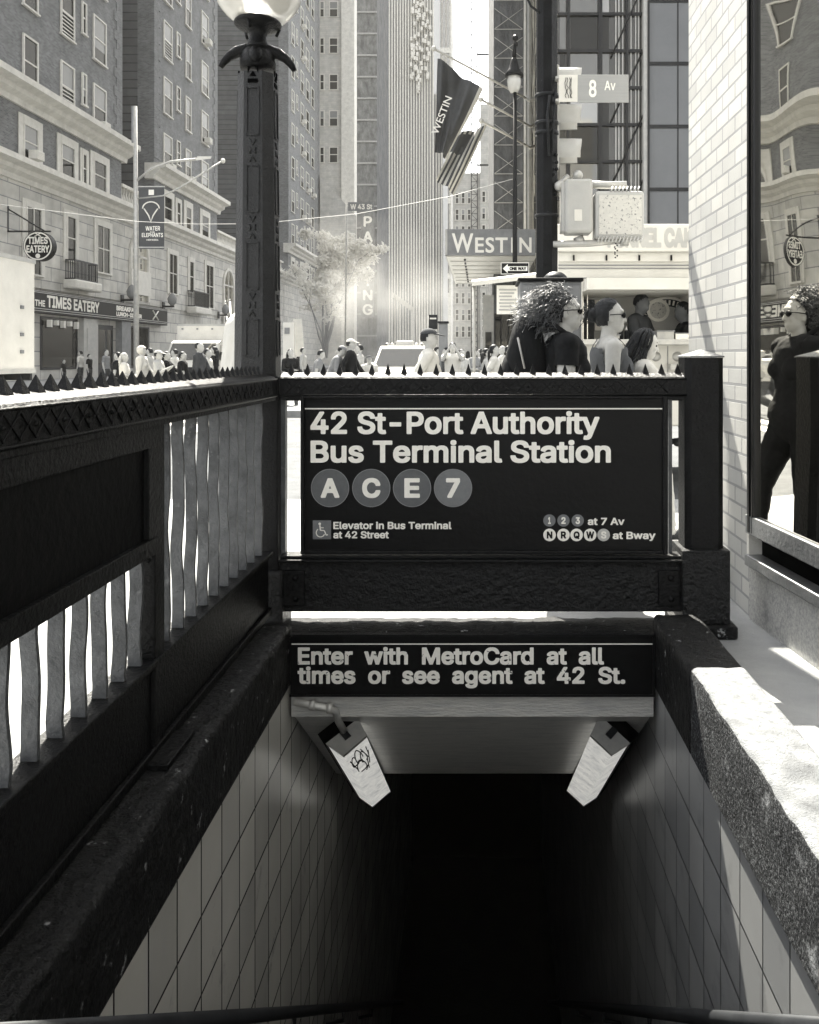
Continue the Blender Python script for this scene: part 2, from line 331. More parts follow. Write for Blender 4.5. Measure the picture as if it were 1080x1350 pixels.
# ------------------------------------------------------------------ lettering: outlines of a type face, thickened and filled
_fp = os.path.join(bpy.utils.system_resource('DATAFILES'), 'fonts', 'Inter.woff2')
try: SANS = bpy.data.fonts.load(_fp)
except Exception: SANS = None
def text2d(body, dil=.022, step=.02, font='sans', spacing=1.0):
    c = bpy.data.curves.new('lettering', 'FONT'); c.body = body; c.size = 1; c.space_character = spacing
    if font == 'sans' and SANS: c.font = SANS
    o = bpy.data.objects.new('lettering', c); COL.objects.link(o)
    dg = bpy.context.evaluated_depsgraph_get(); cu = o.evaluated_get(dg).to_curve(dg)
    A = []; B = []
    for sp in cu.splines:
        poly = []
        if sp.type == 'BEZIER':
            k = len(sp.bezier_points)
            for i in range(k):
                p = sp.bezier_points[i]; q = sp.bezier_points[(i + 1) % k]
                p0, p1, p2, p3 = p.co, p.handle_right, q.handle_left, q.co
                for t in (0, .2, .4, .6, .8):
                    u = 1 - t; w = p0 * u ** 3 + p1 * 3 * u * u * t + p2 * 3 * u * t * t + p3 * t ** 3; poly.append((w.x, w.y))
        else: poly = [(p.co.x, p.co.y) for p in sp.points]
        for i in range(len(poly)):
            a = poly[i]; b = poly[(i + 1) % len(poly)]
            if abs(a[0] - b[0]) + abs(a[1] - b[1]) > 1e-7: A.append(a); B.append(b)
    bpy.data.objects.remove(o); bpy.data.curves.remove(c)
    A = np.array(A); B = np.array(B)
    mn = np.minimum(A, B).min(0) - dil - 2 * step; mx = np.maximum(A, B).max(0) + dil + 2 * step
    nx = int((mx[0] - mn[0]) / step) + 1; ny = int((mx[1] - mn[1]) / step) + 1
    xs = mn[0] + np.arange(nx) * step + 1.3e-5; ys = mn[1] + np.arange(ny) * step
    fld = np.full((nx, ny), -1.0)
    lo = np.minimum(A[:, 0], B[:, 0]); hi = np.maximum(A[:, 0], B[:, 0])
    for i, x in enumerate(xs):
        s = np.where((lo < x + dil + 2 * step) & (hi > x - dil - 2 * step))[0]
        if len(s) == 0: continue
        a = A[s]; b = B[s]; d = b - a; L = (d ** 2).sum(1)
        px = np.full(ny, x)
        t = ((px[:, None] - a[:, 0]) * d[:, 0] + (ys[:, None] - a[:, 1]) * d[:, 1]) / L
        t = np.clip(t, 0, 1)
        dx = px[:, None] - (a[:, 0] + t * d[:, 0]); dy = ys[:, None] - (a[:, 1] + t * d[:, 1])
        d4 = np.power(dx ** 4 + dy ** 4, .25); dist = d4.min(1)
        c_ = (lo[s] <= x) & (hi[s] > x)
        if c_.any():
            aa = a[c_]; dd = d[c_]; yc = aa[:, 1] + (x - aa[:, 0]) / dd[:, 0] * dd[:, 1]; sg = np.sign(dd[:, 0])
            wind = ((yc[None, :] > ys[:, None]) * sg[None, :]).sum(1)
        else: wind = np.zeros(ny)
        fld[i] = np.where(np.abs(wind) > .5, dil + np.minimum(dist, step) + 1e-4, dil - dist)
    ins = fld > 0
    V = []; Fc = []; idx = {}
    def vid(key, p):
        if key not in idx: idx[key] = len(V); V.append(p)
        return idx[key]
    def corner(i, j): return vid((i, j), (xs[i], ys[j]))
    def edge(i0, j0, i1, j1):
        k = (i0, j0, i1, j1) if (i0, j0) < (i1, j1) else (i1, j1, i0, j0)
        f0 = fld[i0, j0]; f1 = fld[i1, j1]; t = f0 / (f0 - f1)
        return vid(k, (xs[i0] + t * (xs[i1] - xs[i0]), ys[j0] + t * (ys[j1] - ys[j0])))
    cnt = ins[:-1, :-1].astype(int) + ins[1:, :-1] + ins[:-1, 1:] + ins[1:, 1:]
    for j in range(ny - 1):
        i = 0
        while i < nx - 1:
            c_ = cnt[i, j]
            if c_ == 0: i += 1; continue
            if c_ == 4:
                k = i
                while k + 1 < nx - 1 and cnt[k + 1, j] == 4: k += 1
                Fc.append((corner(i, j), corner(k + 1, j), corner(k + 1, j + 1), corner(i, j + 1))); i = k + 1; continue
            cs = [(i, j), (i + 1, j), (i + 1, j + 1), (i, j + 1)]; poly = []
            for q in range(4):
                a = cs[q]; b = cs[(q + 1) % 4]
                if ins[a]: poly.append(corner(*a))
                if ins[a] != ins[b]: poly.append(edge(*a, *b))
            if len(poly) >= 3: Fc.append(tuple(poly))
            i += 1
    V = np.array(V)
    return V, Fc

CAPN = {}
def letters(name, body, O, U, Vv, w, cap, material, parent, dil=.024, step=.022, font='sans', spacing=1.0, local=False, fit=True):
    """lettering standing on baseline point O, reading along unit U, up Vv; w = total width, cap = capital height (metres)"""
    V, Fc = text2d(body, dil, step, font, spacing)
    if font not in CAPN:
        q = text2d('H', .004, .01, font)[0]; CAPN[font] = q[:, 1].max() - q[:, 1].min() - .008
    capn = CAPN[font] + 2 * dil
    x0 = V[:, 0].min(); x1 = V[:, 0].max()
    sv = cap / capn; su = (w / (x1 - x0)) if w else sv
    O = Vector(O); U = Vector(U); Vv = Vector(Vv)
    # each word is a piece of its own where the gaps are wide
    iv = np.array([(V[list(f), 0].min(), V[list(f), 0].max()) for f in Fc]); order = np.argsort(iv[:, 0]); groups = [[]]; end = -1e9
    for k in order:
        if groups[-1] and iv[k, 0] - end > .30: groups.append([])
        groups[-1].append(Fc[k]); end = max(end, iv[k, 1])
    o = None
    for gfs in groups:
        used = sorted({i for f in gfs for i in f}); ix = {v: k for k, v in enumerate(used)}
        mb = MB(); mb.add([O + U * ((V[i, 0] - x0) * su) + Vv * ((V[i, 1] + dil) * sv) for i in used], [tuple(ix[i] for i in f) for f in gfs])
        o = mb.build(name, material, parent, local=local)
    return o

def disc(mb, c, U, Vv, r, n=40, r0=0):
    c = Vector(c); U = Vector(U); Vv = Vector(Vv)
    if r0 == 0:
        mb.add([c + U * (r * math.cos(2 * PI * i / n)) + Vv * (r * math.sin(2 * PI * i / n)) for i in range(n)], [tuple(range(n))])
    else:
        vs = []; fs = []
        for i in range(n):
            a = 2 * PI * i / n; e = U * math.cos(a) + Vv * math.sin(a); vs += [c + e * r0, c + e * r]
        for i in range(n): j = (i + 1) % n; fs.append((2 * i, 2 * i + 1, 2 * j + 1, 2 * j))
        mb.add(vs, fs)
    return mb
UX = Vector((1, 0, 0)); UY = Vector((0, 1, 0)); UZ = Vector((0, 0, 1))
# ------------------------------------------------------------------ ground with the stairwell opening
XL, XR = -.83, .77                       # inner faces of the two copings
def sheet(name, rects, z0, z1, m, kind='structure'):
    mb = MB()
    for (x0, x1, y0, y1) in rects: mb.box(x0, x1, y0, y1, z0, z1)
    return tag(mb.build(name, m), kind=kind)
# the ground as one sheet with the stair opening left out
mb = MB(); gx = [-900, -1.0, .98, 900]; gy = [-300, .45, 8.0, 1500]
for i in range(3):
    for j in range(3):
        if (i, j) == (1, 1): continue
        mb.add([(gx[i], gy[j], -.16), (gx[i + 1], gy[j], -.16), (gx[i + 1], gy[j + 1], -.16), (gx[i], gy[j + 1], -.16)], [(0, 1, 2, 3)])
tag(mb.build('road', M['asphalt']), kind='structure')
sheet('sidewalk', [(-5.2, XL - .17, -12, 7.4), (XR + .21, 12, -12, 7.4), (XL - .17, XR + .21, -12, .45), (XL - .17, XR + .21, 3.90, 7.4)], -.155, 0, M['sidewalk'])
sheet('far_sidewalk', [(-5.2, 12, 19.5, 140)], -.155, 0, M['sidewalk'])
sheet('avenue_sidewalk', [(-24.2, -19.2, 19.5, 240)], -.155, 0, M['sidewalk'])
mb = MB()
for k in range(13): mb.box(-18.6 + k * 1.05, -18.0 + k * 1.05, 15.2, 18.6, -.158, -.150)
tag(mb.build('crosswalk', M['paint_line']), kind='structure')
mb = MB()
for x in (-15.6, -12.1, -8.6):
    for k in range(16): mb.box(x - .07, x + .07, 24 + k * 9, 27 + k * 9, -.158, -.150)
tag(mb.build('lane_line', M['paint_line']), kind='structure')

# ------------------------------------------------------------------ stairwell
st = thing('staircase', 'dark stair steps going down between the two tiled walls', 'stairs', (0, .45, 0))
mb = MB()
for k in range(26):
    y0 = .45 + k * .244; z0 = -.19 * (k + 1)
    mb.box(XL + .005, XR - .005, y0, y0 + .262, z0 - .35, z0)
mb.build('steps', M['step'], st)
mb = MB()
for k in range(26):
    y0 = .45 + k * .244; z0 = -.19 * (k + 1)
    mb.box(XL + .02, XR - .02, y0 + .002, y0 + .04, z0 + .001, z0 + .005)
mb.build('nosing', M['midgrey'], st)
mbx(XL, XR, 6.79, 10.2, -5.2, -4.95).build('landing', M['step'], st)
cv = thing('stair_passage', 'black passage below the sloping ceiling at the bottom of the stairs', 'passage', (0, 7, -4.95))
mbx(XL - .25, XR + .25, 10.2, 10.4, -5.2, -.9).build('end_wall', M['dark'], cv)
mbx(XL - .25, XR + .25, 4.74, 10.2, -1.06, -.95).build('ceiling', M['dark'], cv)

for side, x, dirn in (('left', XL, -1), ('right', XR, 1)):
    t = thing('tiled_wall', 'white tiled stair wall on the %s under the %s' % (side, 'black stone coping' if side == 'left' else 'sunlit concrete coping'), 'wall', (x, 0, 0))
    xo = x + dirn * .012
    mbx(xo, xo + dirn * .16, -.6, 10.2, -5.2, -.152).build('tiles', M['tile'] if side == 'left' else M['tile_shaded'], t)
    # handrail running down the wall
    hx = x - dirn * .085
    hr = thing('handrail', 'dark pipe handrail fixed along the %s tiled wall' % side, 'handrail', (hx, .5, -.6))
    z = lambda y: CAMZ - 1.467 - .78 * (y - 1.8) - .004
    MB().tube([(hx, .35, z(.35)), (hx, 8.0, z(8.0))], .021, 10).build('pipe', M['dkmetal'], hr)
    for y in (.9, 2.1, 3.3, 4.5, 5.7):
        MB().tube([(hx, y, z(y) - .02), (hx, y, z(y) - .07), (x + dirn * .01, y, z(y) - .09)], .010, 6).build('bracket', M['dkmetal'], hr)

def coping(name, label, segs, m):
    """rough stone: a subdivided bar with worn, uneven arrises"""
    x0, x1, y0, y1, z0, z1 = segs
    n = max(3, int((y1 - y0) / .035)); prof = []
    k = 6; b = .022
    loop = [(x0, z0)]
    for q in range(4): a = PI + PI / 2 * q / 3; loop.append((x0 + b + b * math.cos(a), z1 - b - b * math.sin(a)))
    for q in range(1, 6): loop.append((x0 + b + (x1 - x0 - 2 * b) * q / 6, z1))
    for q in range(4): a = PI / 2 + PI / 2 * q / 3; loop.append((x1 - b - b * math.cos(a), z1 - b + b * math.sin(a)))
    loop.append((x1, z0))
    # extra points down the two faces
    full = []
    for i, p in enumerate(loop):
        if i == 1:
            for q in range(1, 6): full.append((x0, z0 + (p[1] - z0) * q / 6))
        full.append(p)
    last = full.pop(); top = full[-1]
    for q in range(1, 6): full.append((x1, top[1] + (last[1] - top[1]) * q / 6))
    full.append(last)
    K = len(full); vs = []; fs = []
    for i in range(n + 1):
        y = y0 + (y1 - y0) * i / n
        for (px, pz) in full:
            w = mnoise.noise(Vector((px * 9, y * 6, pz * 9))) * .007 + mnoise.noise(Vector((px * 30, y * 26, pz * 30 + 4))) * .003
            if pz == z0: w = 0
            vs.append((px + (w if px < (x0 + x1) / 2 else -w), y, pz + w * .8))
    for i in range(n):
        for q in range(K - 1): fs.append((i * K + q, (i + 1) * K + q, (i + 1) * K + q + 1, i * K + q + 1))
    fs.append(tuple(range(K))); fs.append(tuple(n * K + q for q in range(K))[::-1])
    mb = MB(); mb.add(vs, fs, True); o = mb.build(name, m)
    if isinstance(m, list): o.data.polygons.foreach_set('material_index', [1 if (i < n * (K - 1) and i % (K - 1) < 7) else 0 for i in range(len(fs))])
    return tag(o, label, 'coping')
coping('stone_coping', 'black painted stone coping below the left railing', (XL - .165, XL, .2, 3.62, -.15, .11), M['coping_black'])
coping('stone_coping', 'pale rough concrete coping in sunlight on the right', (XR, XR + .205, .2, 2.98, -.16, .158), [M['coping'], M['coping_face']])
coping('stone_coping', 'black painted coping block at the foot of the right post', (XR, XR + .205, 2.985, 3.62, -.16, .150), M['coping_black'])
# far sill between the posts
cp = thing('stone_sill', 'lumpy black stone sill under the far railing beam', 'sill', (0, 3.78, 0))
mb = MB(); n = 90; vs = []; fs = []
prof = [(3.66, -.10), (3.655, .02), (3.662, .038), (3.69, .05), (3.76, .055), (3.84, .052), (3.90, .045), (3.905, -.10)]
for i in range(n + 1):
    x = XL - .16 + (XR - XL + .36) * i / n
    for (y, z) in prof:
        w = mnoise.noise(Vector((x * 7, y * 11, 3))) * .007 + mnoise.noise(Vector((x * 24, y * 40, z * 30))) * .006 if z > 0 else 0
        vs.append((x, y + w * .4, z + w))
k = len(prof)
for i in range(n):
    for q in range(k - 1): fs.append((i * k + q, i * k + q + 1, (i + 1) * k + q + 1, (i + 1) * k + q))
mb.add(vs, fs, True).build('stone', M['coping_black'], cp)

# lintel and the sloping ceiling behind the lower sign
ln = thing('stair_ceiling', 'grey painted sloping ceiling over the stairs behind the lower sign', 'ceiling', (0, 3.7, -.2))
zt = CAMZ - 1.493
mbx(XL - .14, XR + .14, 3.665, 3.90, -.30, -.10).build('lintel_beam', M['coping_black'], ln)
mb = MB()
mb.hexa([(XL + .004, 3.60, zt - .09), (XL + .004, 3.66, zt - .11), (XL + .004, 3.66, zt + .02), (XL + .004, 3.60, zt + .02)], [(XR - .004, 3.60, zt - .09), (XR - .004, 3.66, zt - .11), (XR - .004, 3.66, zt + .02), (XR - .004, 3.60, zt + .02)])
mb.build('fascia', M['soffit'], ln)
mb = MB()
a = [(3.662, zt - .115), (4.74, zt - .92), (4.74, zt - .78), (3.662, zt + .0)]
mb.hexa([(XL + .004, y, z) for y, z in a], [(XR - .004, y, z) for y, z in a]); mb.build('sloping_soffit', M['soffit'], ln)

# ------------------------------------------------------------------ station sign, notice sign
DS = 3.80
def dec(d): return d - .0035
sg = thing('station_sign', 'large black station name sign with white lettering and route circles', 'sign', (X(638, DS), DS, Z(727, DS)))
mbx(X(401.5, DS), X(874, DS), DS, DS + .03, Z(726, DS), Z(524, DS)).build('panel', M['sign'], sg)
mb = MB()
for (a, b, c, d_) in ((397, 402, 522, 730), (873.5, 880, 522, 730), (402, 873.5, 522, 525.5), (402, 873.5, 725, 730)):
    mb.box(X(a, DS), X(b, DS), DS - .016, DS + .04, Z(d_, DS), Z(c, DS), bev=.004)
mb.build('frame', M['iron'], sg)
y3 = dec(DS)
def band(x0, x1, y0, y1, d): return mbx(X(x0, d), X(x1, d), d, d + .003, Z(y1, d), Z(y0, d))
band(402, 873.5, 538, 539.6, y3).build('white_line', M['signw'], sg)
def sline(body, x0, x1, ytop, ybase, d, par, m=M['signw'], step=.02, dil=.026, name='lettering'):
    return letters(name, body, (X(x0, d), d, Z(ybase, d)), UX, UZ, X(x1, d) - X(x0, d), (ybase - ytop) * d / F, m, par, dil=dil, step=step)
sline('42 St-Port Authority', 409.3, 790.5, 542.6, 572.2, y3, sg, step=.016, dil=.025)
sline('Bus Terminal Station', 409.5, 805.5, 580.8, 610, y3, sg, step=.016, dil=.025)
def bullet(cx, cy_, r, ch, d, par, m, mt, lh, lw, dil=.034, ring=True):
    b = disc(MB(), (X(cx, d), d, Z(cy_, d)), UX, UZ, r * d / F, 48).build('route_circle', m, par)
    if ring: disc(MB(), (X(cx, d), d - .001, Z(cy_, d)), UX, UZ, (r + .2) * d / F, 48, (r - .7) * d / F).build('rim', M['ring'], b)
    letters('letter', ch, (X(cx - lw / 2, d), d - .0015, Z(cy_ + lh / 2, d)), UX, UZ, lw * d / F, lh * d / F, mt, b, dil=dil, step=.018)
for cx, ch, m, lw in ((435.3, 'A', M['disc1'], 24.5), (489.6, 'C', M['disc1'], 24), (543.4, 'E', M['disc1'], 20.5), (597.4, '7', M['disc2'], 18.5)):
    bullet(cx, 643.3, 25, ch, y3, sg, m, M['signw'], 26, lw)
for cx, ch, lw in ((724.5, '1', 3.6), (743, '2', 5.8), (761.8, '3', 5.8)): bullet(cx, 686.2, 8.1, ch, y3, sg, M['disc2'], M['signw'], 9, lw, ring=False)
for cx, ch, lw in ((724.7, 'N', 7.4), (743, 'R', 7), (760.3, 'Q', 8), (778.2, 'W', 10.4)): bullet(cx, 705.2, 8.3, ch, y3, sg, M['signw'], M['sign'], 9.4, lw, dil=.04, ring=False)
bullet(796, 705.2, 8.3, 'S', y3, sg, M['disc3'], M['signw'], 9.4, 7, ring=False)
sline('Elevator in Bus Terminal', 439.5, 595.4, 688, 697.6, y3, sg, dil=.026)
sline('at 42 Street', 439.5, 512.8, 700.3, 709.8, y3, sg, dil=.026)
sline('at 7 Av', 775, 823.5, 682.6, 692.2, y3, sg, dil=.026)
sline('at Bway', 808, 864.5, 701, 710.7, y3, sg, dil=.026)
ic = mbx(X(412.4, y3), X(436.6, y3), y3, y3 + .003, Z(711, y3), Z(686.2, y3), bev=.001).build('access_symbol', M['disc2'], sg)
d = y3 - .0015; q = lambda a, b: (X(a, d), d, Z(b, d))
mb = MB(); disc(mb, q(421.6, 690.6), UX, UZ, 1.75 * d / F, 14)
def stroke(pts, w):
    for (a, b), (c, e) in zip(pts[:-1], pts[1:]):
        L = math.hypot(c - a, e - b); nx, ny = -(e - b) / L * w / 2, (c - a) / L * w / 2
        mb.add([q(a + nx, b + ny), q(c + nx, e + ny), q(c - nx, e - ny), q(a - nx, b - ny)], [(0, 1, 2, 3)])
arc = [(422.6 + 5.6 * math.cos(a), 702.3 + 5.6 * math.sin(a)) for a in np.linspace(R(20), R(235), 18)]
stroke(arc, 1.3); stroke([(421.8, 692.5), (422.6, 699.4)], 1.9); stroke([(422.3, 699.2), (427.6, 699.4), (430.2, 705.6), (432.3, 704.8)], 1.5); stroke([(422.2, 695.6), (426.8, 695.9)], 1.2)
mb.build('wheelchair', M['signw'], ic)

DN = 3.575
ns = thing('notice_sign', 'narrow black sign under the beam telling riders to enter with a card', 'sign', (X(623, DN), DN, Z(918, DN)))
mbx(X(383, DN), X(863.5, DN), DN, DN + .022, Z(917.5, DN), Z(838, DN)).build('panel', M['sign'], ns)
mb = MB()
for (a, b, c, d_) in ((382, 863.5, 836.5, 839.5), (382, 863.5, 915.5, 918.5), (860.5, 864, 839.5, 915.5)): mb.box(X(a, DN), X(b, DN), DN - .004, DN + .026, Z(d_, DN), Z(c, DN))
mb.build('frame', M['iron'], ns)
d = dec(DN)
band(384.5, 860.5, 848.7, 849.9, d).build('white_line', M['signw_worn'], ns)
sline('Enter  with  MetroCard  at  all', 392.8, 796.5, 853.6, 876.2, d, ns, M['signw_worn'], step=.016, dil=.028)
sline('times  or  see  agent  at  42  St.', 392.4, 824.5, 879.3, 901.6, d, ns, M['signw_worn'], step=.016, dil=.028)

# ------------------------------------------------------------------ cast-iron railings
def spike_mesh(h, w):
    mb = MB(); n = 6; loops = []
    pr = [(w * .5, 0), (w * .47, h * .25), (w * .33, h * .6), (w * .12, h * .92), (0.001, h)]
    mb.lathe([(w * .62, 0), (w * .56, h * .12), (w * .30, h * .55), (.0012, h)], n=4, smooth=False, rot=PI / 4); return mb
def rail_profile():   # (across, z): flat face, shallow top bevel up to a ridge
    return [(-.055, 1.09), (-.055, 1.104), (-.06, 1.108), (-.06, 1.186), (-.05, 1.196), (-.004, 1.214), (.004, 1.214), (.05, 1.196), (.06, 1.186), (.06, 1.108), (.055, 1.104), (.055, 1.09)]
def zigzag(mb, p0, p1, z0, z1, out, pitch, r=.0026):
    p0 = Vector(p0); p1 = Vector(p1); L = (p1 - p0).length; u = (p1 - p0) / L; n = int(L / pitch); up = UZ
    for flip in (0, 1):
        pts = []
        for i in range(n * 2 + 1):
            pts.append(p0 + u * (i * pitch / 2) + UZ * (z0 if (i + flip) % 2 else z1) + out)
        mb.tube(pts, r, 5)
    for i in range(n):
        mb.ball(p0 + u * ((i + .5) * pitch) + UZ * ((z0 + z1) / 2) + out, .006, 6, 4)
    mb.box(0, 0, 0, 0, 0, 0) if False else None
# far railing (holds the station sign)
DF = 3.86
fr = thing('iron_railing', 'black cast iron railing across the far end above the stairs with spiked top rail', 'railing', (0, DF, .09))
x0, x1 = -.925, .965
pr = rail_profile()
mb = MB(); mb.hexa([(x0, DF + a, z) for a, z in pr], [(x1, DF + a, z) for a, z in pr]); mb.build('top_rail', M['iron'], fr)
mb = MB(); zigzag(mb, (x0 + .03, DF - .0605, 0), (x1 - .02, DF - .0605, 0), 1.122, 1.178, Vector((0, 0, 0)), .118)
mb.tube([(x0, DF - .061, 1.186), (x1, DF - .061, 1.186)], .004, 6); mb.tube([(x0, DF - .061, 1.111), (x1, DF - .061, 1.111)], .004, 6)
mb.build('zigzag_relief', M['iron'], fr)
sp0 = None; k = 0
for i in range(25):
    px = 384.5 + 21.2 * i
    if sp0 is None: sp0 = spike_mesh(.048, .034).build('spike', M['iron'], fr, local=True); o = sp0
    else: o = dup(sp0, parent=fr)
    o.location = (X(px, DF), 0, 1.208 - .09)
mb = MB()
mb.box(x0, .955, 3.80, 3.875, .105, .335, bev=.006); mb.build('bottom_beam', M['iron_rough'], fr)
mb = MB(); mb.box(x0, .955, 3.775, 3.885, .337, .352, bev=.004); mb.box(x0, .955, 3.79, 3.88, .353, .368, bev=.004)
mb.build('beam_moulding', M['iron'], fr)
for (a, b) in ((371, 402), (868, 896)):
    pl = mbx(X(a, 3.79), X(b, 3.79), 3.785, 3.801, .135, .30, bev=.004).build('corner_plate', M['iron'], fr)
    for zz in (.17, .265):
        MB().lathe([(.014, 0), (.014, .006), (.007, .012), (.001, .013)], n=8, M=Matrix.Translation((X((a + b) / 2 + 3, 3.785), 3.785, zz)) @ Matrix.Rotation(R(90), 4, 'X')).build('bolt', M['iron'], pl)
for a, b in ((370, 377.5), (880.5, 885), (900.5, 905)):
    mbx(X(a, DF), X(b, DF), DF - .02, DF + .02, .36, 1.092).build('upright', M['iron_bar'], fr)
for a in (377.5, 880.5):
    mbx(X(a + .2, DF), X(a + 20 if a < 400 else a + 19.5, DF), DF - .012, DF + .012, Z(528, DF), Z(525.5, DF)).build('tie', M['iron'], fr)

# left railing
LX = -.985
lf = thing('iron_railing', 'black cast iron railing on the left with wavy flat bars and a blank sign back', 'railing', (LX, 2.0, .11))
ya, yb = .35, 3.74
mb = MB(); mb.hexa([(LX - a, ya, z) for a, z in pr], [(LX - a, yb, z) for a, z in pr]); mb.build('top_rail', M['iron'], lf)
mb = MB(); zigzag(mb, (LX + .0605, ya, 0), (LX + .0605, yb, 0), 1.122, 1.178, Vector((0, 0, 0)), .118)
mb.tube([(LX + .061, ya, 1.186), (LX + .061, yb, 1.186)], .004, 6); mb.tube([(LX + .061, ya, 1.111), (LX + .061, yb, 1.111)], .004, 6)
mb.build('zigzag_relief', M['iron'], lf)
sp0 = None; y = 1.0
while y < 3.70:
    if sp0 is None: sp0 = spike_mesh(.042, .036).build('spike', M['iron'], lf, local=True); o = sp0
    else: o = dup(sp0, parent=lf)
    o.location = (0, y - 2.0, 1.208 - .11); y += .063
def bar(y, z0, z1, ph):
    mb = MB(); n = 26; w = .0182; t = .006; vs = []; fs = []
    for i in range(n + 1):
        z = z0 + (z1 - z0) * i / n; f = min(1, i / 3, (n - i) / 3)
        dx = (math.sin(z * 15 + ph) * .003 + math.sin(z * 31 + ph * 2.3) * .0014) * f; dy = math.sin(z * 14 + ph * 1.7) * .002 * f
        for (a, b) in ((-w, -t), (w, -t), (w, t), (-w, t)): vs.append((LX + a + dx, y + b + dy, z))
    for i in range(n):
        for q in range(4): r = (q + 1) % 4; fs.append((4 * i + q, 4 * i + r, 4 * i + 4 + r, 4 * i + 4 + q))
    fs.append((3, 2, 1, 0)); fs.append((4 * n, 4 * n + 1, 4 * n + 2, 4 * n + 3))
    mb.add(vs, fs, False); return mb.build('bar', M['iron_bar'], lf)
zs = CAMZ - .885
yy = 2.555; i = 0
while yy < 3.70: bar(yy, zs, 1.092, i * 1.3); yy += .121; i += 1
yy = 2.345
while yy > .5: bar(yy, zs, CAMZ - .57, i * 1.7); yy -= .110; i += 1
# square post carrying the blank panel
mbx(LX - .035, LX + .035, 2.40, 2.475, .12, 1.091, bev=.004).build('post', M['iron'], lf)
mbx(LX - .06, LX + .10, 2.33, 2.55, .112, .128, bev=.003).build('post_foot', M['iron'], lf)
mbx(LX - .012, LX + .030, .45, 2.395, CAMZ - .555, 1.088).build('sign_back', M['panel_dark'], lf)
mb = MB()
for (a, b, c, d_) in ((.45, 2.398, CAMZ - .262, 1.089), (.45, 2.398, CAMZ - .575, CAMZ - .525), (2.33, 2.398, CAMZ - .525, CAMZ - .262)): mb.box(LX + .018, LX + .046, a, b, c, d_, bev=.003)
mb.build('sign_frame', M['iron'], lf)
MB().lathe([(.012, 0), (.012, .005), (.005, .009), (.001, .010)], n=8, M=Matrix.Translation((LX + .03, 2.36, CAMZ - .585)) @ Matrix.Rotation(R(90), 4, 'Y')).build('bolt', M['iron'], lf)
mbx(LX - .045, LX + .045, ya, yb, zs - .022, zs - .001, bev=.004).build('sill_rail', M['iron'], lf)
mbx(LX - .02, LX + .022, ya, yb, .115, zs - .023).build('kick_plate', M['iron'], lf)
mbx(LX + .0225, LX + .04, ya, yb, .115, .145, bev=.004).build('base_angle', M['iron'], lf)
# posts
cpst = thing('corner_post', 'black iron corner post under the globe street lamp', 'post', (-.985, 3.86, 0))
mbx(-1.035, -.93, 3.79, 3.93, .11, 1.20, bev=.008).build('shaft', M['iron'], cpst)
mbx(-1.06, -.905, 3.765, 3.955, 0, .30, bev=.01).build('base_block', M['iron_rough'], cpst)
rp = thing('square_post', 'square black iron post with pyramid cap beside the white brick wall', 'post', (X(931, 3.86), 3.86, 0))
xa, xb = X(904.5, 3.78), X(955.5, 3.78)
def octo(x0, x1, y0, y1, c, z): return [(x0 + c, y0, z), (x1 - c, y0, z), (x1, y0 + c, z), (x1, y1 - c, z), (x1 - c, y1, z), (x0 + c, y1, z), (x0, y1 - c, z), (x0, y0 + c, z)]
mb = MB(); mb.hexa(octo(xa, xb, 3.78, 3.95, .026, .40), octo(xa, xb, 3.78, 3.95, .026, 1.285)); mb.build('shaft', M['iron'], rp)
mb = MB(); l0 = octo(xa - .004, xb + .004, 3.775, 3.955, .02, 1.286); l1 = octo(xa - .004, xb + .004, 3.775, 3.955, .02, 1.292); mb.hexa(l0, l1)
b = len(mb.v); mb.add([(v[0], v[1], 1.2921) for v in l1] + [((xa + xb) / 2, 3.865, 1.325)], [(i, (i + 1) % 8, 8) for i in range(8)]); mb.build('cap', M['iron_bar'], rp)
mbx(xa - .02, xb + .02, 3.755, 3.975, .06, .40, bev=.006).build('base_block', M['iron_rough'], rp)
mbx(xa - .05, xb + .045, 3.72, 4.0, .002, .06, bev=.008).build('foot_plate', M['coping_black'], rp)

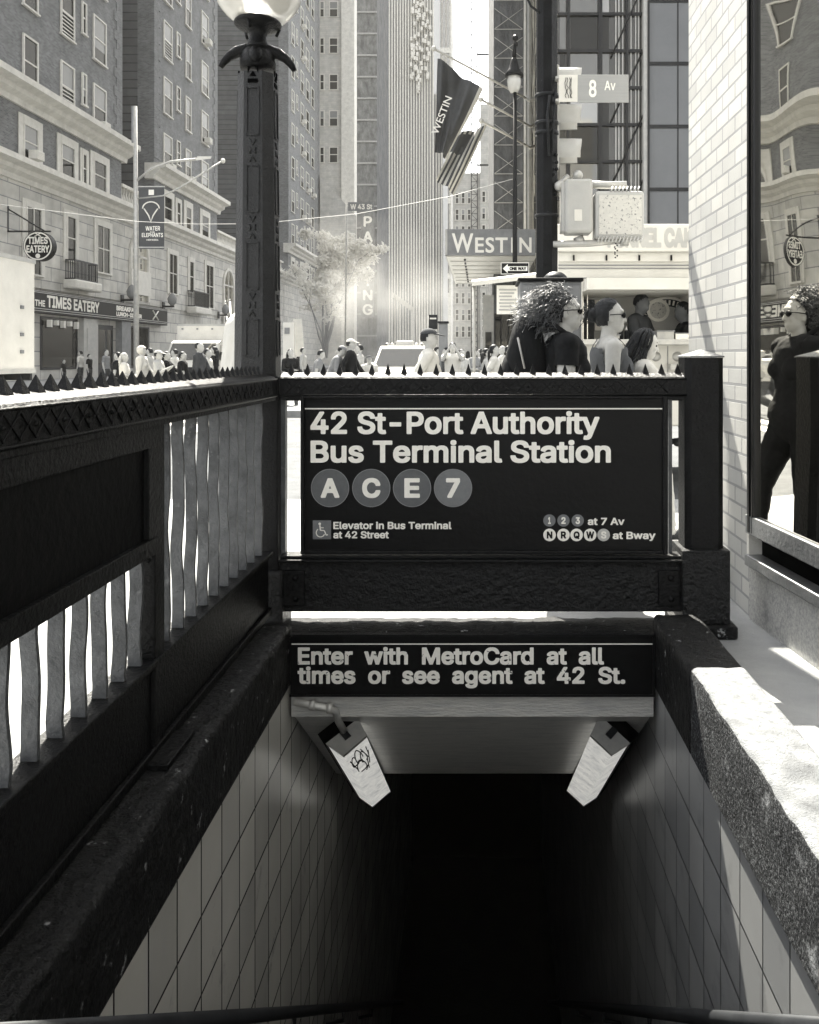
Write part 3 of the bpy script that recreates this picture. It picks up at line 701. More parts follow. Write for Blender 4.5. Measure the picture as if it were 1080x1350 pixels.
# ------------------------------------------------------------------ globe street lamp on the corner
lx, ly = X(340, 3.86), 3.86
lp = thing('globe_lamp', 'black cast iron street lamp with a milky glass globe on the railing corner', 'street lamp', (lx, ly, 1.2))
def octr(h, f, z): return [(lx - f, ly - h, z), (lx + f, ly - h, z), (lx + h, ly - f, z), (lx + h, ly + f, z), (lx + f, ly + h, z), (lx - f, ly + h, z), (lx - h, ly + f, z), (lx - h, ly - f, z)]
zb, ztp = 1.19, Z(93, 3.78)
mb = MB(); mb.hexa(octr(.097, .050, zb), octr(.082, .042, ztp)); mb.build('column', M['iron_post'], lp)
def lampZ(py): return Z(py, 3.775)
for s in range(4):
    Mr = Matrix.Translation((lx, ly, 0)) @ Matrix.Rotation(s * PI / 2, 4, 'Z')
    mb = MB()
    def hh(z): return .082 + (.097 - .082) * (ztp - z) / (ztp - zb)
    def plate(x0, x1, z0, z1, t=.006):
        h0, h1 = hh(z0), hh(z1)
        mb.hexa([(x0, -h0 - t, z0), (x1, -h0 - t, z0), (x1, -h1 - t, z1), (x0, -h1 - t, z1)], [(x0, -h0 + .001, z0), (x1, -h0 + .001, z0), (x1, -h1 + .001, z1), (x0, -h1 + .001, z1)], M=Mr)
    for (pa, pb) in ((114, 178), (217, 280), (319, 382), (421, 470)):
        za, zb_ = lampZ(pb), lampZ(pa)
        for (x0, x1, z0, z1) in ((-.03, .03, za, za + .006), (-.03, .03, zb_ - .006, zb_), (-.03, -.025, za, zb_), (.025, .03, za, zb_)): plate(x0, x1, z0, z1)
    for pc in (198, 300, 402):
        zc = lampZ(pc); r = .03
        h = hh(zc)
        for (ax, az) in ((0, 1), (0, -1), (1, 0), (-1, 0)):
            c = Vector((ax * .026, -h - .003, zc + az * .038)); tv = [(ax * .026 - (.014 if az else 0) + (-ax * .012 if ax else 0), zc + az * .052 + (.014 if ax else 0) - (az * 0)), (ax * .026 + (.014 if az else 0) + (-ax * .012 if ax else 0), zc + az * .052 - (.014 if ax else 0)), (ax * .026 + ax * .004, zc + az * .026)]
            mb.tube([(tv[0][0], -h - .002, tv[0][1]), (tv[2][0] - (ax * .02 if ax else 0), -h - .002, tv[2][1] if az else zc), (tv[1][0], -h - .002, tv[1][1])], .0045, 5, M=Mr)
    mb.build('panel_moulding', M['iron_post'], lp)
    mb = MB()
    h = hh(lampZ(97)) + .0045
    def tri(pts): mb.hexa([(a, -h, z) for a, z in pts], [(a, -h + .006, z) for a, z in pts], M=Mr)
    z1 = lampZ(87)
    tri([(-.024, z1), (-.024, z1 - .03), (-.008, z1)]); tri([(.024, z1), (.008, z1), (.024, z1 - .03)]); tri([(-.016, z1 - .045), (.016, z1 - .045), (0, z1 - .02)]); tri([(-.024, z1 - .075), (.024, z1 - .075), (.024, z1 - .057), (-.024, z1 - .057)])
    mb.build('cut_out', M['dark'], lp)
    # curling bracket arm
    an = R(188 + 90 * s); e = Vector((math.cos(an), math.sin(an), 0)); zc = Z(72, 3.86)
    path = [(0, .02), (.05, .018), (.095, .008), (.130, -.014), (.155, -.042), (.170, -.068)]; rr = [.034, .032, .027, .021, .017, .012]
    if s == 1: path = [(0, .0), (.05, -.01), (.075, -.03), (.088, -.06)]; rr = [.04, .036, .03, .018]
    mb = MB(); mb.tube([Vector((lx, ly, zc)) + e * a + UZ * z for a, z in path], rr, 10); mb.build('bracket_arm', M['iron'], lp)
mb = MB(); zn = Z(92, 3.86)
mb.lathe([(.080, 0), (.084, .03), (.074, .075), (.050, .105)], c=(lx, ly, zn), n=20); mb.build('shoulder', M['iron'], lp)
z58, z35, z28 = Z(62, 3.86), Z(40, 3.86), Z(29, 3.86)
mb = MB(); mb.lathe([(.060, z58 - .01), (.048, z58 + .008), (.041, z58 + .03), (.039, (z58 + z35) / 2 + .01), (.044, z35 - .012), (.062, z35), (.095, z35 + .012), (.108, z35 + .022), (.110, z28 - .008), (.104, z28), (.02, z28 + .002)], c=(lx, ly, 0), n=32); mb.build('collar', M['iron'], lp)
mb = MB()
for k in range(3):
    a = R(20 + 120 * k); mb.tube([(lx + .10 * math.cos(a), ly + .10 * math.sin(a), z35 + .016), (lx + .085 * math.cos(a), ly + .085 * math.sin(a), z35 - .018)], .007, 6)
mb.build('thumb_screw', M['iron'], lp)
zg = Z(-23, 3.86); rg = .212
mb = MB(); n = 22
prof = [(rg * math.cos(a), rg * math.sin(a)) for a in np.linspace(R(-58), R(89.5), n)]
mb.lathe(prof, c=(lx, ly, zg), n=48); mb.build('globe', M['globe'], lp)

# ------------------------------------------------------------------ two stair lamps, conduit
M['lens'] = mat('lamp_lens', .5, .35, var=.25, vscale=14, emit=LENS if 'LENS' in globals() else .17, stain=(.2, 16, .52, .22))
def stair_lamp(label, back0, back1, fr0, fr1, sx):
    """wedge luminaire in the corner of wall and ceiling; cross-section (x, z) at d = 3.75, running down the slope"""
    d0, L = 3.75, 1.03
    t = thing('stair_lamp', label, 'lamp', (back0[0], d0, back0[1]))
    def at(p, s): return (p[0], d0 + s, p[1] - .78 * s)
    def loop(pts, s): return [at(p, s) for p in pts]
    c = Vector(((back0[0] + back1[0]) / 2, (back0[1] + back1[1]) / 2)); f = Vector(((fr0[0] + fr1[0]) / 2, (fr0[1] + fr1[1]) / 2)); inn = (c - f) * .7
    bk = [back0, back1, (back1[0] + inn.x * .9, back1[1] + inn.y * .9), (back0[0] + inn.x * .9, back0[1] + inn.y * .9)]
    mb = MB(); mb.hexa(loop(bk, -.012), loop(bk, L + .012)); mb.build('back_box', M['dark'], t)
    pts = [back0, fr0, fr1, back1]
    lens = [tuple(Vector(p) * .97 + f * .03) for p in pts]
    mb = MB(); mb.hexa(loop(lens, .012), loop(lens, L - .03)); mb.build('lens', M['lens'], t)
    mb = MB(); mb.hexa(loop(pts, -.012), loop(pts, .010)); cap = mb.build('end_cap', M['galv'], t)
    b0 = Vector(back0); b1 = Vector(back1); m = b0.lerp(b1, .5); w = (b1 - b0) * .09; dn = (f - c) * .5
    mb = MB(); l = [tuple(m - w), tuple(m + w), tuple(m + w + dn), tuple(m - w + dn)]; mb.hexa(loop(l, -.022), loop(l, -.0125)); mb.build('clip', M['dkmetal'], cap)
    mb = MB(); mb.hexa(loop(pts, L - .029), loop(pts, L)); mb.build('lower_cap', M['dkmetal'], t)
    for a, b in ((back0, fr0), (back1, fr1)):
        A, B = Vector(a), Vector(b); l = [tuple(A), tuple(A.lerp(B, .13)), tuple(A.lerp(B, .13) + (A - c) * .05), tuple(A + (A - c) * .05)]
        mb = MB(); mb.hexa(loop(l, .012), loop(l, L - .03)); mb.build('side_rail', M['dkmetal'], t)
    return t
rz = CAMZ
tl = stair_lamp('lit wedge stair lamp with a scribbled tag on the left wall', (-.701, rz - 1.776), (-.552, rz - 1.660), (-.6215, rz - 1.833), (-.514, rz - 1.740), 1)
stair_lamp('lit wedge stair lamp without graffiti on the right wall', (.689, rz - 1.774), (.550, rz - 1.646), (.606, rz - 1.828), (.507, rz - 1.736), -1)
# scribble on the left lens: on the face between the two front ridges
A = Vector((-.6215, 3.75, rz - 1.833)); B = Vector((-.514, 3.75, rz - 1.740)); dn = Vector((0, 1, -.78)); nrm = (B - A).cross(dn).normalized()
if nrm.y > 0: nrm = -nrm
mb = MB()
def sc(pts, r=.0028): mb.tube([A + (B - A) * u + dn * v + nrm * .006 for u, v in pts], r, 5)
for k, (u0, v0, su, sv) in enumerate(((.25, .16, .12, .06), (.45, .13, .14, .08), (.6, .18, .12, .07), (.4, .27, .18, .08))):
    sc([(u0 + su * math.cos(t), v0 + sv * math.sin(t) + .02 * math.cos(t * 2)) for t in np.linspace(k, k + 5.4, 16)])
sc([(.12, .10), (.22, .26)]); sc([(.62, .06), (.78, .24), (.82, .08)]); sc([(.7, .22), (.62, .36)]); sc([(.5, .36), (.66, .30)]); sc([(.84, .14), (.72, .30)])
mb.build('scribble', M['black'], tl)
cd = thing('conduit', 'short grey pipe elbow above the left stair lamp', 'pipe', tuple(P(390, 928, 3.64)))
MB().tube([P(388, 925, 3.57), P(412, 930, 3.57), P(434, 934, 3.57), P(443, 938, 3.575), P(446, 950, 3.62), P(453, 963, 3.68)], .016, 10).build('pipe', M['galv'], cd)
for a in (P(412, 930, 3.57), P(435, 934, 3.57)):
    MB().tube([a - UX * .013, a + UX * .013], .021, 10).build('coupling', M['galv'], cd)

# ------------------------------------------------------------------ right: white brick pier and storefront
wb = thing('brick_building', 'white painted brick corner building with large storefront window on the right', 'building', (1.34, 4.4, 0))
mbx(1.34, 7.0, 4.02, 5.24, 0, 16).build('brick_pier', M['brickw'], wb)
mbx(1.75, 7.0, -8, 4.02, 5.6, 16).build('upper_wall', M['brickw'], wb)
gO = Vector((1.322, 3.97, 0)); gu = Vector((math.sin(R(5.7)), -math.cos(R(5.7)), 0)); gw = Vector((-math.cos(R(5.7)), -math.sin(R(5.7)), 0))
MG = Matrix(((gu.x, gw.x, 0, gO.x), (gu.y, gw.y, 0, gO.y), (0, 0, 1, 0), (0, 0, 0, 1)))
UL = 6.5
def gb(u0, u1, w0, w1, z0, z1, bev=0): return MB().box(u0, u1, w0, w1, z0, z1, M=MG, bev=bev)
gb(-.06, UL, -.30, -.012, 0, .265).build('granite_base', M['granite'], wb)
sf = gb(.048, UL, -.012, -.004, .522, 5.4).build('window_glass', M['glass_near'], wb)
mb = gb(-.035, .048, -.06, .012, .44, 5.55, bev=.006); mb.box(-.010, .012, .012, .022, .44, 5.55, M=MG); mb.box(.028, .040, .012, .018, .44, 5.55, M=MG); mb.build('window_post', M['frame'], wb)
gb(.05, UL, -.06, .0, 5.4, 5.58).build('window_head', M['frame'], wb)
mb = gb(-.04, UL, -.09, .018, .428, .520, bev=.006); mb.build('window_sill', M['alum'], wb)
gb(-.02, UL, -.12, -.06, .322, .427).build('recess', M['dark'], wb)
gb(-.06, UL, -.12, .014, .267, .321, bev=.006).build('sill_ledge', M['alum'], wb)
gb(-.06, -.036, -.25, .0, .266, 5.6).build('jamb_strip', M['limeplain'], wb)
for u in (2.3, 4.5): gb(u, u + .07, -.055, .01, .522, 5.398).build('mullion', M['frame'], wb)
# dim shop interior
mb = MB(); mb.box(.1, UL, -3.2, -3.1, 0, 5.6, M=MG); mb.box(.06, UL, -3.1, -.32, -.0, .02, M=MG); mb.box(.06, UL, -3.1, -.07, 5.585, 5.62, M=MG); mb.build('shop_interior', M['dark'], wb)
# ------------------------------------------------------------------ buildings on the left side of the avenue (facades face +x at x = -24)
FX = -24.0
def dd(px, x=FX): return -x * F / (CX - px)
WCACHE = {}
def window(par, x, y0, y1, z0, z1, pale=False, bars=1, ac=False, trim=.09, face='x', surround=None, grille=False):
    """a window of its own: frame mesh with a pane below it in the hierarchy"""
    w, h = round(y1 - y0, 2), round(z1 - z0, 2); key = (w, h, pale, bars, trim, face, surround, grille)
    base = wloc(par)
    pos = Vector((x, (y0 + y1) / 2, z0)) if face == 'x' else Vector(((y0 + y1) / 2, x, z0))
    Mx = Matrix.Identity(4) if face == 'x' else Matrix.Rotation(-PI / 2, 4, 'Z')
    if key not in WCACHE:
        mb = MB(); t = trim
        for (a, b, c, d) in ((-w / 2, -w / 2 + t, 0, h), (w / 2 - t, w / 2, 0, h), (-w / 2 + t, w / 2 - t, h - t, h)): mb.box(.002, .10, a, b, c, d, M=Mx)
        mb.box(.002, .16, -w / 2 - .08, w / 2 + .08, -.10, 0, M=Mx)
        mb.box(.03, .075, -w / 2 + t, w / 2 - t, h * .5 - t * .4, h * .5 + t * .4, M=Mx)
        if bars > 1:
            for k in range(1, bars): yy = -w / 2 + w * k / bars; mb.box(.03, .07, yy - .03, yy + .03, 0, h - t, M=Mx)
        if surround:
            s = surround; mb.box(.004, .07, -w / 2 - s, -w / 2, -.1, h + s, M=Mx); mb.box(.004, .07, w / 2, w / 2 + s, -.1, h + s, M=Mx); mb.box(.004, .09, -w / 2, w / 2, h, h + s, M=Mx)
        if grille:
            for k in range(6): zz = .15 + k * h * .08; mb.box(.08, .11, -w / 2, w / 2, zz, zz + .05, M=Mx)
        f = mb.build('window', M['wframe'], par, local=True)
        mbx(.004, .03, -w / 2 + t, w / 2 - t, 0, h - t, M=Mx).build('pane', M['pane'], f, local=True)
        if pale: mbx(.031, .036, -w / 2 + t, w / 2 - t, h * (.5 if pale == 1 else .28), h - t, M=Mx).build('blind', M['pane_pale'], f, local=True)
        WCACHE[key] = f
    else:
        f = dup(WCACHE[key], parent=par)
    f.location = pos - base
    if ac:
        if 'ac' not in WCACHE:
            mb = MB(); mb.box(.05, .55, -.36, .36, 0, .48, bev=.03)
            for k in range(4): mb.box(.55, .57, -.30, .30, .08 + k * .09, .11 + k * .09)
            a = WCACHE['ac'] = mb.build('air_conditioner', M['acw'], par, local=True)
        else: a = dup(WCACHE['ac'], parent=par)
        a.location = pos - base + Vector((.05, 0, .02)) if face == 'x' else pos - base
    return f
def prismy(prof, y0, y1):
    mb = MB(); mb.hexa([(a, y0, z) for a, z in prof], [(a, y1, z) for a, z in prof]); return mb
def cornice(par, y0, y1, z, h, proj, x=FX, name='cornice'):
    p = [(x - .5, z), (x + proj * .15, z), (x + proj * .2, z + h * .25), (x + proj * .5, z + h * .4), (x + proj * .55, z + h * .6), (x + proj, z + h * .72), (x + proj, z + h), (x - .5, z + h)]
    return prismy(p, y0, y1).build(name, M['limeplain'], par)

def wing(y0, y1, hgt, cols, rows, par, depth=14, quoin=True):
    mbx(FX - depth, FX, y0, y1, 11.4, hgt).build('brick_wall', M['brick'], par)
    mbx(FX - depth, FX - .001 - 1.2, y0 - .02, y0 + .0, 11.4, hgt).build('court_wall', M['brickband'], par)
    if quoin:
        for side in (0, 1):
            mb = MB(); z = 16
            while z < hgt:
                w_ = 1.15 if int(z / .62) % 2 else .8
                yy = (y0 - .05, y0 + w_) if side == 0 else (y1 - w_, y1 + .05)
                mb.box(FX - .3, FX + .05, yy[0], yy[1], z, z + .63); z += .62
            mb.build('quoin_stones', M['brick'], par)
    cornice(par, y0 - .5, y1 + .5, 14.35, 1.15, 1.1)
    rnd = random.Random(int(y0))
    for (ya, yb, small) in cols:
        for r in range(rows):
            z0 = 15.55 + r * 4.3 + (1.0 if small else 0)
            window(par, FX, ya, yb, z0, z0 + (1.9 if small else 2.75), pale=rnd.choice((0, 1, 1, 2)), ac=(not small and rnd.random() < .35), trim=.10, grille=(not small and rnd.random() < .15))
        # floor between ledge and cornice
        window(par, FX + .02, ya, yb, 11.75, 13.6, pale=rnd.choice((0, 0, 1, 2)), ac=(not small and rnd.random() < .3), surround=.42 if not small else .25)

hb = thing('apartment_building', 'brown brick apartment block with pale stone base and window air conditioners above the eatery', 'building', (FX, 50, 0))
c1 = [(dd(-205), dd(-185), 0), (dd(-150), dd(-125), 0), (dd(-60), dd(-38), 0), (dd(29), dd(49), 0), (dd(79), dd(97), 0), (dd(107), dd(113), 1), (dd(122), dd(139), 0)]
wing(26.0, dd(160), 46, c1, 6, hb)
c2 = [(dd(215), dd(226), 0), (dd(232), dd(237), 1), (dd(244), dd(251), 0), (dd(265), dd(274), 0)]
wing(dd(203), dd(286), 52, c2, 7, hb)
# continuous limestone base
yb0, yb1 = 26.0, 100.0
mbx(FX - 10, FX + .12, yb0, yb1, 5.0, 11.35).build('stone_base', M['lime'], hb)
mbx(FX - 10, FX + .02, yb0, yb1, 0, 5.0).build('ground_floor', M['lime'], hb)
cornice(hb, yb0, yb1, 10.35, 1.05, .95, FX + .1, 'string_course')
for (a, b) in ((dd(160), dd(203)), (dd(286), 100)):
    mb = MB(); mb.box(FX - .5, FX + .1, a, b, 11.42, 11.6); mb.box(FX - .5, FX + .1, a, b, 12.7, 12.9)
    k = int((b - a) / .42)
    for i in range(k): y = a + .25 + i * .42; mb.lathe([(.08, 11.6), (.16, 11.85), (.07, 12.3), (.12, 12.7)], c=(FX - .15, y, 0), n=8)
    mb.build('balustrade', M['limeplain'], hb)
    mbx(FX - 12, FX - 9, a, b, 11.4, 46).build('rear_wall', M['brickband'], hb)
def bwin(px0, px1, z0, z1, **k): window(hb, FX + .12, dd(px0), dd(px1), z0, z1, surround=.3, **k)
bwin(30, 51, 5.7, 9.3, bars=2); bwin(84, 97, 6.9, 9.5); bwin(124, 142, 6.6, 9.6, bars=2)
bwin(220, 231, 6.2, 9.3, bars=2); bwin(247, 253, 6.6, 9.2); bwin(269, 279, 5.6, 9.4, bars=2)
bwin(-60, -30, 5.7, 9.3, bars=2)
def balconet(pa, pb, z0, z1):
    y0, y1 = dd(pa), dd(pb); mb = MB()
    mb.box(FX + .15, FX + .75, y0, y1, z0, z0 + .08); mb.box(FX + .68, FX + .75, y0, y1, z1 - .08, z1)
    n = max(4, int((y1 - y0) / .16))
    for i in range(n + 1): y = y0 + (y1 - y0) * i / n; mb.box(FX + .69, FX + .73, y - .02, y + .02, z0 + .08, z1 - .08)
    for y in (y0, y1): 
        mb.box(FX + .15, FX + .73, y - .03, y + .03, z1 - .08, z1)
        for q in range(4): mb.box(FX + .2 + q * .13, FX + .23 + q * .13, y - .02, y + .02, z0 + .08, z1 - .08)
    mb.build('balcony_rail', M['dkmetal'], hb)
    mbx(FX + .1, FX + .95, y0 - .2, y1 + .2, z0 - .55, z0 - .01, bev=.1).build('balcony_slab', M['limeplain'], hb)
balconet(82, 113, 5.75, 6.9); balconet(245, 264, 5.4, 6.7)
def archwin(pa, pb, z0, zs):
    y0, y1 = dd(pa), dd(pb); c = (y0 + y1) / 2; r = (y1 - y0) / 2
    out = [(y0, z0)] + [(c - r * math.cos(a), zs + r * math.sin(a)) for a in np.linspace(0, PI, 17)] + [(y1, z0)]
    mb = MB(); mb.hexa([(FX + .124, y, z) for y, z in out], [(FX + .14, y, z) for y, z in out]); 
    fr = MB(); o2 = [(y0 - .28, z0)] + [(c - (r + .28) * math.cos(a), zs + (r + .28) * math.sin(a)) for a in np.linspace(0, PI, 17)] + [(y1 + .28, z0)]
    for i in range(len(out) - 1):
        A, B, C, D = out[i], out[i + 1], o2[i + 1], o2[i]
        fr.hexa([(FX + .122, *A), (FX + .122, *B), (FX + .122, *C), (FX + .122, *D)], [(FX + .27, *A), (FX + .27, *B), (FX + .27, *C), (FX + .27, *D)])
    fr.box(FX + .141, FX + .2, y0, y1, zs - .07, zs + .07); fr.box(FX + .141, FX + .2, c - .06, c + .06, z0, zs + r)
    f = fr.build('arched_window', M['limeplain'], hb); mb.build('pane', M['pane'], f)
archwin(170, 191, 5.2, 8.3); archwin(293, 305, 4.4, 8.0)
mbx(FX + .13, FX + .3, dd(168), dd(194), 5.6, 7.3).build('white_board', M['white'], hb)
for pxl in (158, 213, 286):
    pa = thing('wall_lantern', {158: 'dark iron lantern bracket between the eatery windows', 213: 'dark iron wall lantern right of the hanging theatre banner', 286: 'dark iron wall lantern beside the furthest arched window'}[pxl], 'lantern', (FX + .2, dd(pxl), 4.9), group='wall lanterns on the stone base')
    y = dd(pxl); mbx(FX + .14, FX + .95, y - .07, y + .07, 5.0, 5.14).build('arm', M['dkmetal'], pa); mbx(FX + .13, FX + .2, y - .2, y + .2, 4.75, 5.4).build('plate', M['dkmetal'], pa)
    MB().lathe([(.12, 5.14), (.3, 5.35), (.34, 5.65), (.2, 5.95), (.05, 6.1)], c=(FX + .8, y, 0), n=12).build('lantern_glass', M['pane_pale'], pa)
# shop front below
def sfp(name, pa, pb, z0, z1, m, x0=.03, x1=.12, par=hb): return mbx(FX + x0, FX + x1, dd(pa), dd(pb), z0, z1).build(name, m, par)
wf = sfp('shop_window', 52, 101, .55, 3.5, M['dkmetal'], .022, .06); sfp('pane', 54, 99, .7, 3.4, M['pane'], .061, .075, wf)
sfp('pilaster', 103, 122, 0, 3.6, M['lgrey'], .022, .35); sfp('pilaster_panel', 107, 119, 1.6, 3.0, M['cream'], .351, .38)
dr = sfp('shop_door', 125, 148, 0, 3.3, M['dkmetal'], .022, .06); sfp('pane', 128, 137, .8, 3.0, M['pane'], .061, .075, dr); sfp('pane', 140, 146, .8, 3.0, M['pane'], .061, .075, dr)
sfp('column', 152, 164, 0, 4.4, M['midgrey'], .022, .45)
wf = sfp('shop_window', 168, 196, .5, 3.4, M['dkmetal'], .022, .06); sfp('pane', 170, 194, .7, 3.3, M['pane'], .061, .075, wf)
for k in range(5): mbx(FX + .4, FX + .62, dd(52 + k * 9), dd(54.5 + k * 9), 2.9 + .12 * (k % 2), 3.3).build('awning_lamp', M['white'], hb)
sn = thing('shop_sign', 'long black shop fascia sign with pale lettering above the eatery windows', 'sign', (FX + .12, dd(120), 3.6))
mbx(FX + .125, FX + .5, dd(15), dd(212), 3.62, 4.85).build('board', M['black'], sn)
mb = MB()
for z in (3.72, 3.84, 4.70, 4.78): mb.box(FX + .501, FX + .53, dd(15), dd(211.5), z, z + .04)
mb.build('pale_line', M['cream'], sn)
xs_ = FX + .506
def stext(body, pa, pb, z, cap, par=sn, m=M['signw'], **k): return letters('lettering', body, (xs_, dd(pa, xs_), z), UY, UZ, dd(pb, xs_) - dd(pa, xs_), cap, m, par, **k)
stext('THE', 46, 59.5, 3.98, .34, dil=.03, step=.03); stext('TIMES EATERY', 62, 131, 3.97, .66, dil=.03, step=.03)
stext('BREAKFAST', 153.5, 183, 4.28, .32, dil=.05, step=.03); stext('LUNCH-DINNER', 153.5, 187, 3.93, .28, dil=.05, step=.03)
mb = MB(); y = dd(205, xs_)
mb.tube([(xs_ + .01, y - .5, 3.95), (xs_ + .01, y + .5, 4.6)], .05, 6); mb.tube([(xs_ + .01, y + .5, 3.95), (xs_ + .01, y - .5, 4.6)], .05, 6); mb.build('crossed_cutlery', M['signw'], sn)
# round hanging sign
rs = thing('hanging_sign', 'round black hanging sign with white rim on an iron wall bracket', 'sign', (-22.2, 41.5, 6.1))
d = 41.5; c = P(53, 325, d); r = 19.2 * d / F
Mh = Matrix.Translation(c) @ Matrix.Rotation(R(90), 4, 'X')
MB().lathe([(r, -.22), (r, .22)], n=40, smooth=False, M=Mh).build('disc', M['black'], rs)
mb = MB(); disc(mb, c + Vector((0, -.224, 0)), UX, UZ, r * .96, 40, r * .87); mb.build('rim', M['signw'], rs)
for body, zz, w in (('TIMES', .10, 1.0), ('EATERY', -.33, 1.15)): letters('lettering', body, (c.x - w / 2, c.y - .226, c.z + zz), UX, UZ, w, .36, M['signw'], rs, dil=.03, step=.035)
mb = MB(); mb.tube([c + Vector((-.16, -.226, .48)), c + Vector((.16, -.226, .66))], .03, 5); mb.tube([c + Vector((.16, -.226, .48)), c + Vector((-.16, -.226, .66))], .03, 5); mb.build('cutlery_mark', M['signw'], rs)
mb = MB(); disc(mb, c + Vector((0, -.226, -.5)), UX, UZ, .12, 14); mb.build('cup_mark', M['signw'], rs)
mb = MB(); mb.box(FX + .0, FX + .14, d - .06, d + .06, Z(306, d), Z(271, d)); mb.box(FX + .1, X(67, d), d - .05, d + .05, Z(306, d), Z(304, d)); mb.tube([P(10, 275, d), P(58, 304, d)], .04, 6); mb.box(c.x - .03, c.x + .03, d - .03, d + .03, c.z + r, Z(306, d)); mb.build('bracket', M['dkmetal'], rs)

# next wing of brick flats
w3 = thing('apartment_building', 'tall hazy brick apartment wing behind the globe lamp with banded side wall', 'building', (FX, 112, 0))
c3 = [(dd(384), dd(387.5), 0), (dd(390), dd(392), 1), (dd(396), dd(400), 0), (dd(403), dd(407), 0), (dd(410), dd(413.5), 0)]
wing(dd(380), dd(421), 72, c3, 13, w3, depth=22)
mbx(FX - 10, FX + .12, 100.2, dd(421), 0, 11.35).build('stone_base', M['lime'], w3)
cornice(w3, 100.2, dd(421), 10.35, 1.05, .95, FX + .1, 'string_course')

# far blocks, each a building of its own
M['farpale'] = brickmat('pale_far_brick', .48, .42, .8, .3, .02, var=.08, bump=.2)
M['fardark'] = mat('netted_facade', .10, .9, var=.6, vscale=1.1, bump=.5, bscale=2, stretch=(1, 1, .5))
M['farribs'] = mat('ribbed_facade', .30, .7, var=.1, vscale=.2)
M['farglass'] = glassmat('far_glass', .12, .15, .1, through=0)
d = 126.
pb = thing('office_building', 'pale brick building with two window columns facing down the avenue', 'building', (X(440, d), d, 0))
mbx(-30, X(451, d), d, d + 14, 0, 80).build('wall', M['farpale'], pb)
mbx(X(451, d), X(468, d), d - .6, d + 2, 0, 82).build('pier', M['limeplain'], pb)
for k in range(8):
    for (a, b) in ((421.5, 428), (434, 446)):
        z0 = Z(214 - k * 48, d); window(pb, d, X(a, d), X(b, d), z0, z0 + 2.4, pale=(k % 3 == 1), trim=.14, face='y')
mb = MB(); mb.hexa([P(422, 232, d - 4), P(470, 285, d - 4), P(470, 330, d - 4), P(422, 330, d - 4)], [P(422, 232, d - .7), P(470, 285, d - .7), P(470, 330, d - .7), P(422, 330, d - .7)]); mb.build('stair_parapet', M['farpale'], pb)
d = 152.
nb = thing('netted_building', 'dark building under construction netting behind the parking sign', 'building', (X(482, d), d, 0))
mbx(X(460, d), X(497, d), d, d + 20, 0, 96).build('wall', M['fardark'], nb)
mb = MB()
for k in range(24): mb.box(X(466, d), X(497, d), d - .3, d - .02, 4 * k + 1, 4 * k + 1.3)
mb.build('scaffold_floor', M['midgrey'], nb)
d = 190.
tw = thing('ribbed_tower', 'very tall pale tower with fine vertical ribs at the end of the avenue', 'building', (X(540, d), d, 0))
mbx(X(497, d), X(572, d), d, d + 30, 0, 96).build('shaft', M['farribs'], tw)
mbx(X(572, d), X(584, d), d + 2, d + 30, 0, Z(120, d)).build('shoulder', M['farribs'], tw)
rb = None; px = 498.5
while px < 583:
    h = 96 if px < 571 else Z(121, d); y0 = d - .6 if px < 571 else d + 1.4
    mbx(X(px, d), X(px + 1.5, d), y0, y0 + .59, 0, h).build('rib', M['limeplain'], tw); px += 3.6
rnd = random.Random(3)
for k in range(90):
    py = rnd.uniform(-30, 120); a = 540 + (120 - py) * 0.02 + rnd.uniform(0, 26 - max(0, py - 40) * .05)
    mbx(X(a, d), X(a + 3, d), d - 1.6 - k * .004, d - .62, Z(py + 5, d), Z(py, d)).build('balcony', M['limeplain'], tw)
d = 240.
ft = thing('slim_tower', 'slim distant tower with window bands beside the ribbed tower', 'building', (X(581, d), d, 0))
mbx(X(566, d), X(595, d), d, d + 20, 0, 109).build('shaft', M['farpale'], ft)
for k in range(5):
    a = 568.5 + k * 5.2; mbx(X(a, d), X(a + 3, d), d - .4, d - .02, 20, 108).build('window_strip', M['farglass'], ft)
for k in range(7): mbx(X(566, d), X(595, d), d - .7, d - .41, 24 + 11 * k, 25.6 + 11 * k).build('spandrel', M['farpale'], ft)
d = 118.
lb = thing('brick_tower', 'pale gridded building under the flags behind the hoist mast', 'building', (X(625, d), d, 0))
mbx(X(597, d), X(652, d), d, d + 20, 0, Z(228, d)).build('wall', M['farpale'], lb)
mbx(X(633, d), X(652, d), d - 1, d - .01, 0, Z(140, d)).build('stair_core', M['farpale'], lb)
for k in range(9):
    for a in (600, 608, 616, 635, 643): window(lb, d - (1 if a > 630 else 0), X(a, d), X(a + 5.5, d), Z(444 - k * 22, d), Z(444 - k * 22, d) + 1.6, trim=.12, face='y', pale=(k + int(a)) % 3 == 0)
d = 96.
ho = thing('hoist_mast', 'thin lattice construction hoist mast rising against the sky', 'mast', (X(625, d), d, 0))
mb = MB(); a, b = X(621.5, d), X(629.5, d)
for x in (a, b):
    for y in (d, d + .7): mb.box(x - .05, x + .05, y - .05, y + .05, 0, 62)
z = 0; s = 1
while z < 61.5:
    mb.box(a, b, d - .03, d + .03, z, z + .06); mb.tube([(a, d, z), (b, d, z + .75)] if s > 0 else [(b, d, z), (a, d, z + .75)], .03, 4); mb.box(a - .03, a + .03, d, d + .7, z, z + .06); mb.box(b - .03, b + .03, d, d + .7, z, z + .06); z += .75; s = -s
mb.build('lattice', M['dkmetal'], ho)
for pyk in (72, 218, 330): mbx(b, X(652, d), d + .2, d + .3, Z(pyk, d), Z(pyk, d) + .2).build('tie_bar', M['dkmetal'], ho)

